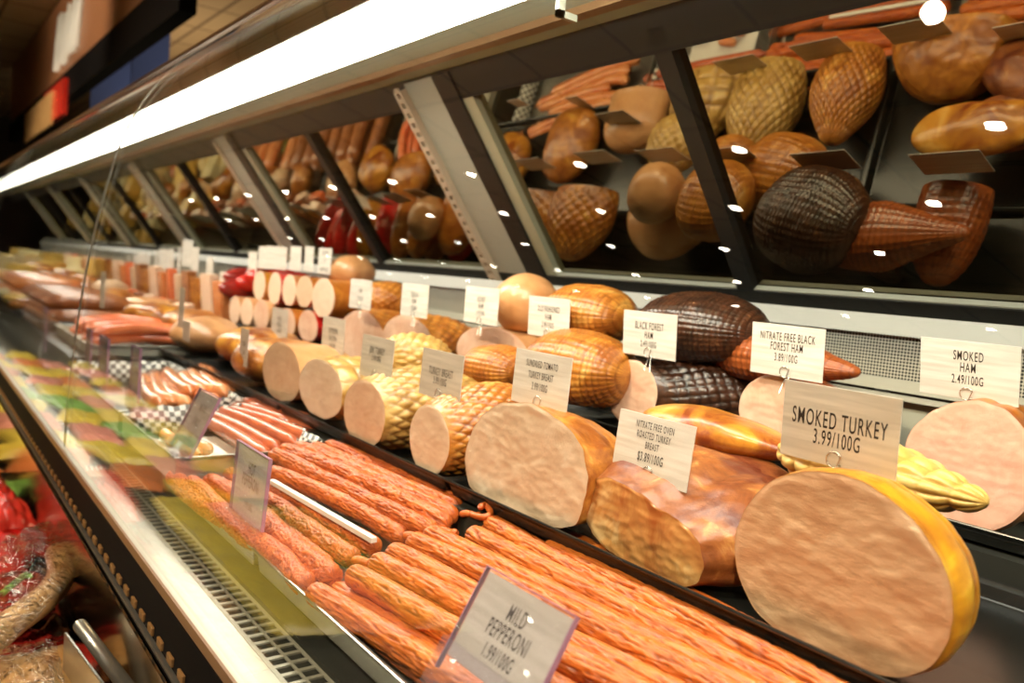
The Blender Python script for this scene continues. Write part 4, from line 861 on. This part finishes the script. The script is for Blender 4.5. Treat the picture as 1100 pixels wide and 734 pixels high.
# ================================================================ LIGHTS
def area(name, loc, size, power, col, target, sy=None):
    l = bpy.data.lights.new(name, 'AREA'); l.energy = power; l.color = col; l.shape = 'RECTANGLE'; l.size = size; l.size_y = sy or size
    o = bpy.data.objects.new(name, l); link(o); o.location = loc; o.rotation_euler = (Vector(target)-Vector(loc)).to_track_quat('-Z', 'Y').to_euler(); return o
k = 0
first = None
for ix, xx in enumerate((-5.4, -4.5, -3.6, -2.8, -2.05)):
    for iy in range(14):
        y = -3.2+iy*1.12+(ix % 2)*.5
        if first is None:
            first = thing('ceiling_spotlight', 'round recessed warm ceiling spotlight glowing over the shop aisle', 'ceiling light', (xx, y, CEIL), 0, 'ceiling spotlights over the aisle')
            m_ = MB(); n = 24
            for r_, z in ((.034, -.0), (.036, -.012), (.06, -.012), (.062, 0.)): m_.V += [Vector((r_*math.cos(6.2832*j/n), r_*math.sin(6.2832*j/n), z)) for j in range(n)]
            for q in range(3): m_.F += [(q*n+j, q*n+(j+1) % n, (q+1)*n+(j+1) % n, (q+1)*n+j) for j in range(n)]
            m_.build('trim_ring', M['white'], first, True)
            m_ = MB(); m_.V = [Vector((.034*math.cos(6.2832*j/n), .034*math.sin(6.2832*j/n), -.006)) for j in range(n)]; m_.F = [tuple(range(n))]; m_.build('bulb_face', M['spot'], first)
        else:
            c_ = copy_tree(first); c_.location = (xx, y, CEIL)
for (lx, ly, lz, e_) in ((1.7, 4.4, .7, 14), (1.7, 7.0, .7, 14)):     # added unseen fill lights that brighten the ceiling, no fixtures there
    area('ceiling_wash', (lx, ly, lz), .6, e_, (1, .78, .5), (lx, ly+.3, CEIL), 2.)
for y in (-.8, 1.2, 3.4, 6.2):
    l = bpy.data.lights.new('aisle_spot', 'SPOT'); l.energy = 270; l.color = (1, .80, .56); l.spot_size = math.radians(75); l.spot_blend = .5; l.shadow_soft_size = .03
    o = bpy.data.objects.new('aisle_spot', l); link(o); o.location = (-1.25, y, CEIL-.05); o.rotation_euler = (Vector((.6, y+.5, -.3))-o.location).to_track_quat('-Z', 'Y').to_euler()
l = bpy.data.lights.new('sign_spot', 'SPOT'); l.energy = 120; l.color = (1, .84, .62); l.spot_size = math.radians(80); l.spot_blend = .6; l.shadow_soft_size = .03
o = bpy.data.objects.new('sign_spot', l); link(o); o.location = (-.6, 5.2, CEIL-.05); o.rotation_euler = (Vector((.9, 5.9, 1.35))-o.location).to_track_quat('-Z', 'Y').to_euler()
w = bpy.data.worlds.new('w'); bpy.context.scene.world = w; w.use_nodes = True
w.node_tree.nodes['Background'].inputs[0].default_value = (.9, .7, .5, 1); w.node_tree.nodes['Background'].inputs[1].default_value = .15
# ================================================================ CAMERA
cam = bpy.data.cameras.new('camera'); co = bpy.data.objects.new('camera', cam); link(co)
Rm = Matrix(((a2[0], a2[1], -a2[2]), (a1[0], a1[1], -a1[2]), (a3[0], a3[1], -a3[2])))
co.matrix_world = Rm.to_4x4()
cam.sensor_width = 36; cam.lens = 36*F/1100; cam.clip_start = .01
cam.dof.use_dof = True; cam.dof.focus_distance = .88; cam.dof.aperture_fstop = 4.6
bpy.context.scene.camera = co
for o in list(bpy.context.scene.objects):
    if o.parent is None: o.location.z += EYE
sc = bpy.context.scene
sc.view_settings.view_transform = 'Standard'; sc.view_settings.look = 'None'; sc.view_settings.gamma = 1; sc.view_settings.use_curve_mapping = False
sc.view_settings.exposure = -0.25
sc.cycles.max_bounces = 8; sc.cycles.transparent_max_bounces = 16; sc.cycles.glossy_bounces = 4; sc.cycles.diffuse_bounces = 3
sc.cycles.use_denoising = True; sc.cycles.caustics_reflective = False; sc.cycles.caustics_refractive = False; sc.cycles.sample_clamp_indirect = 4.
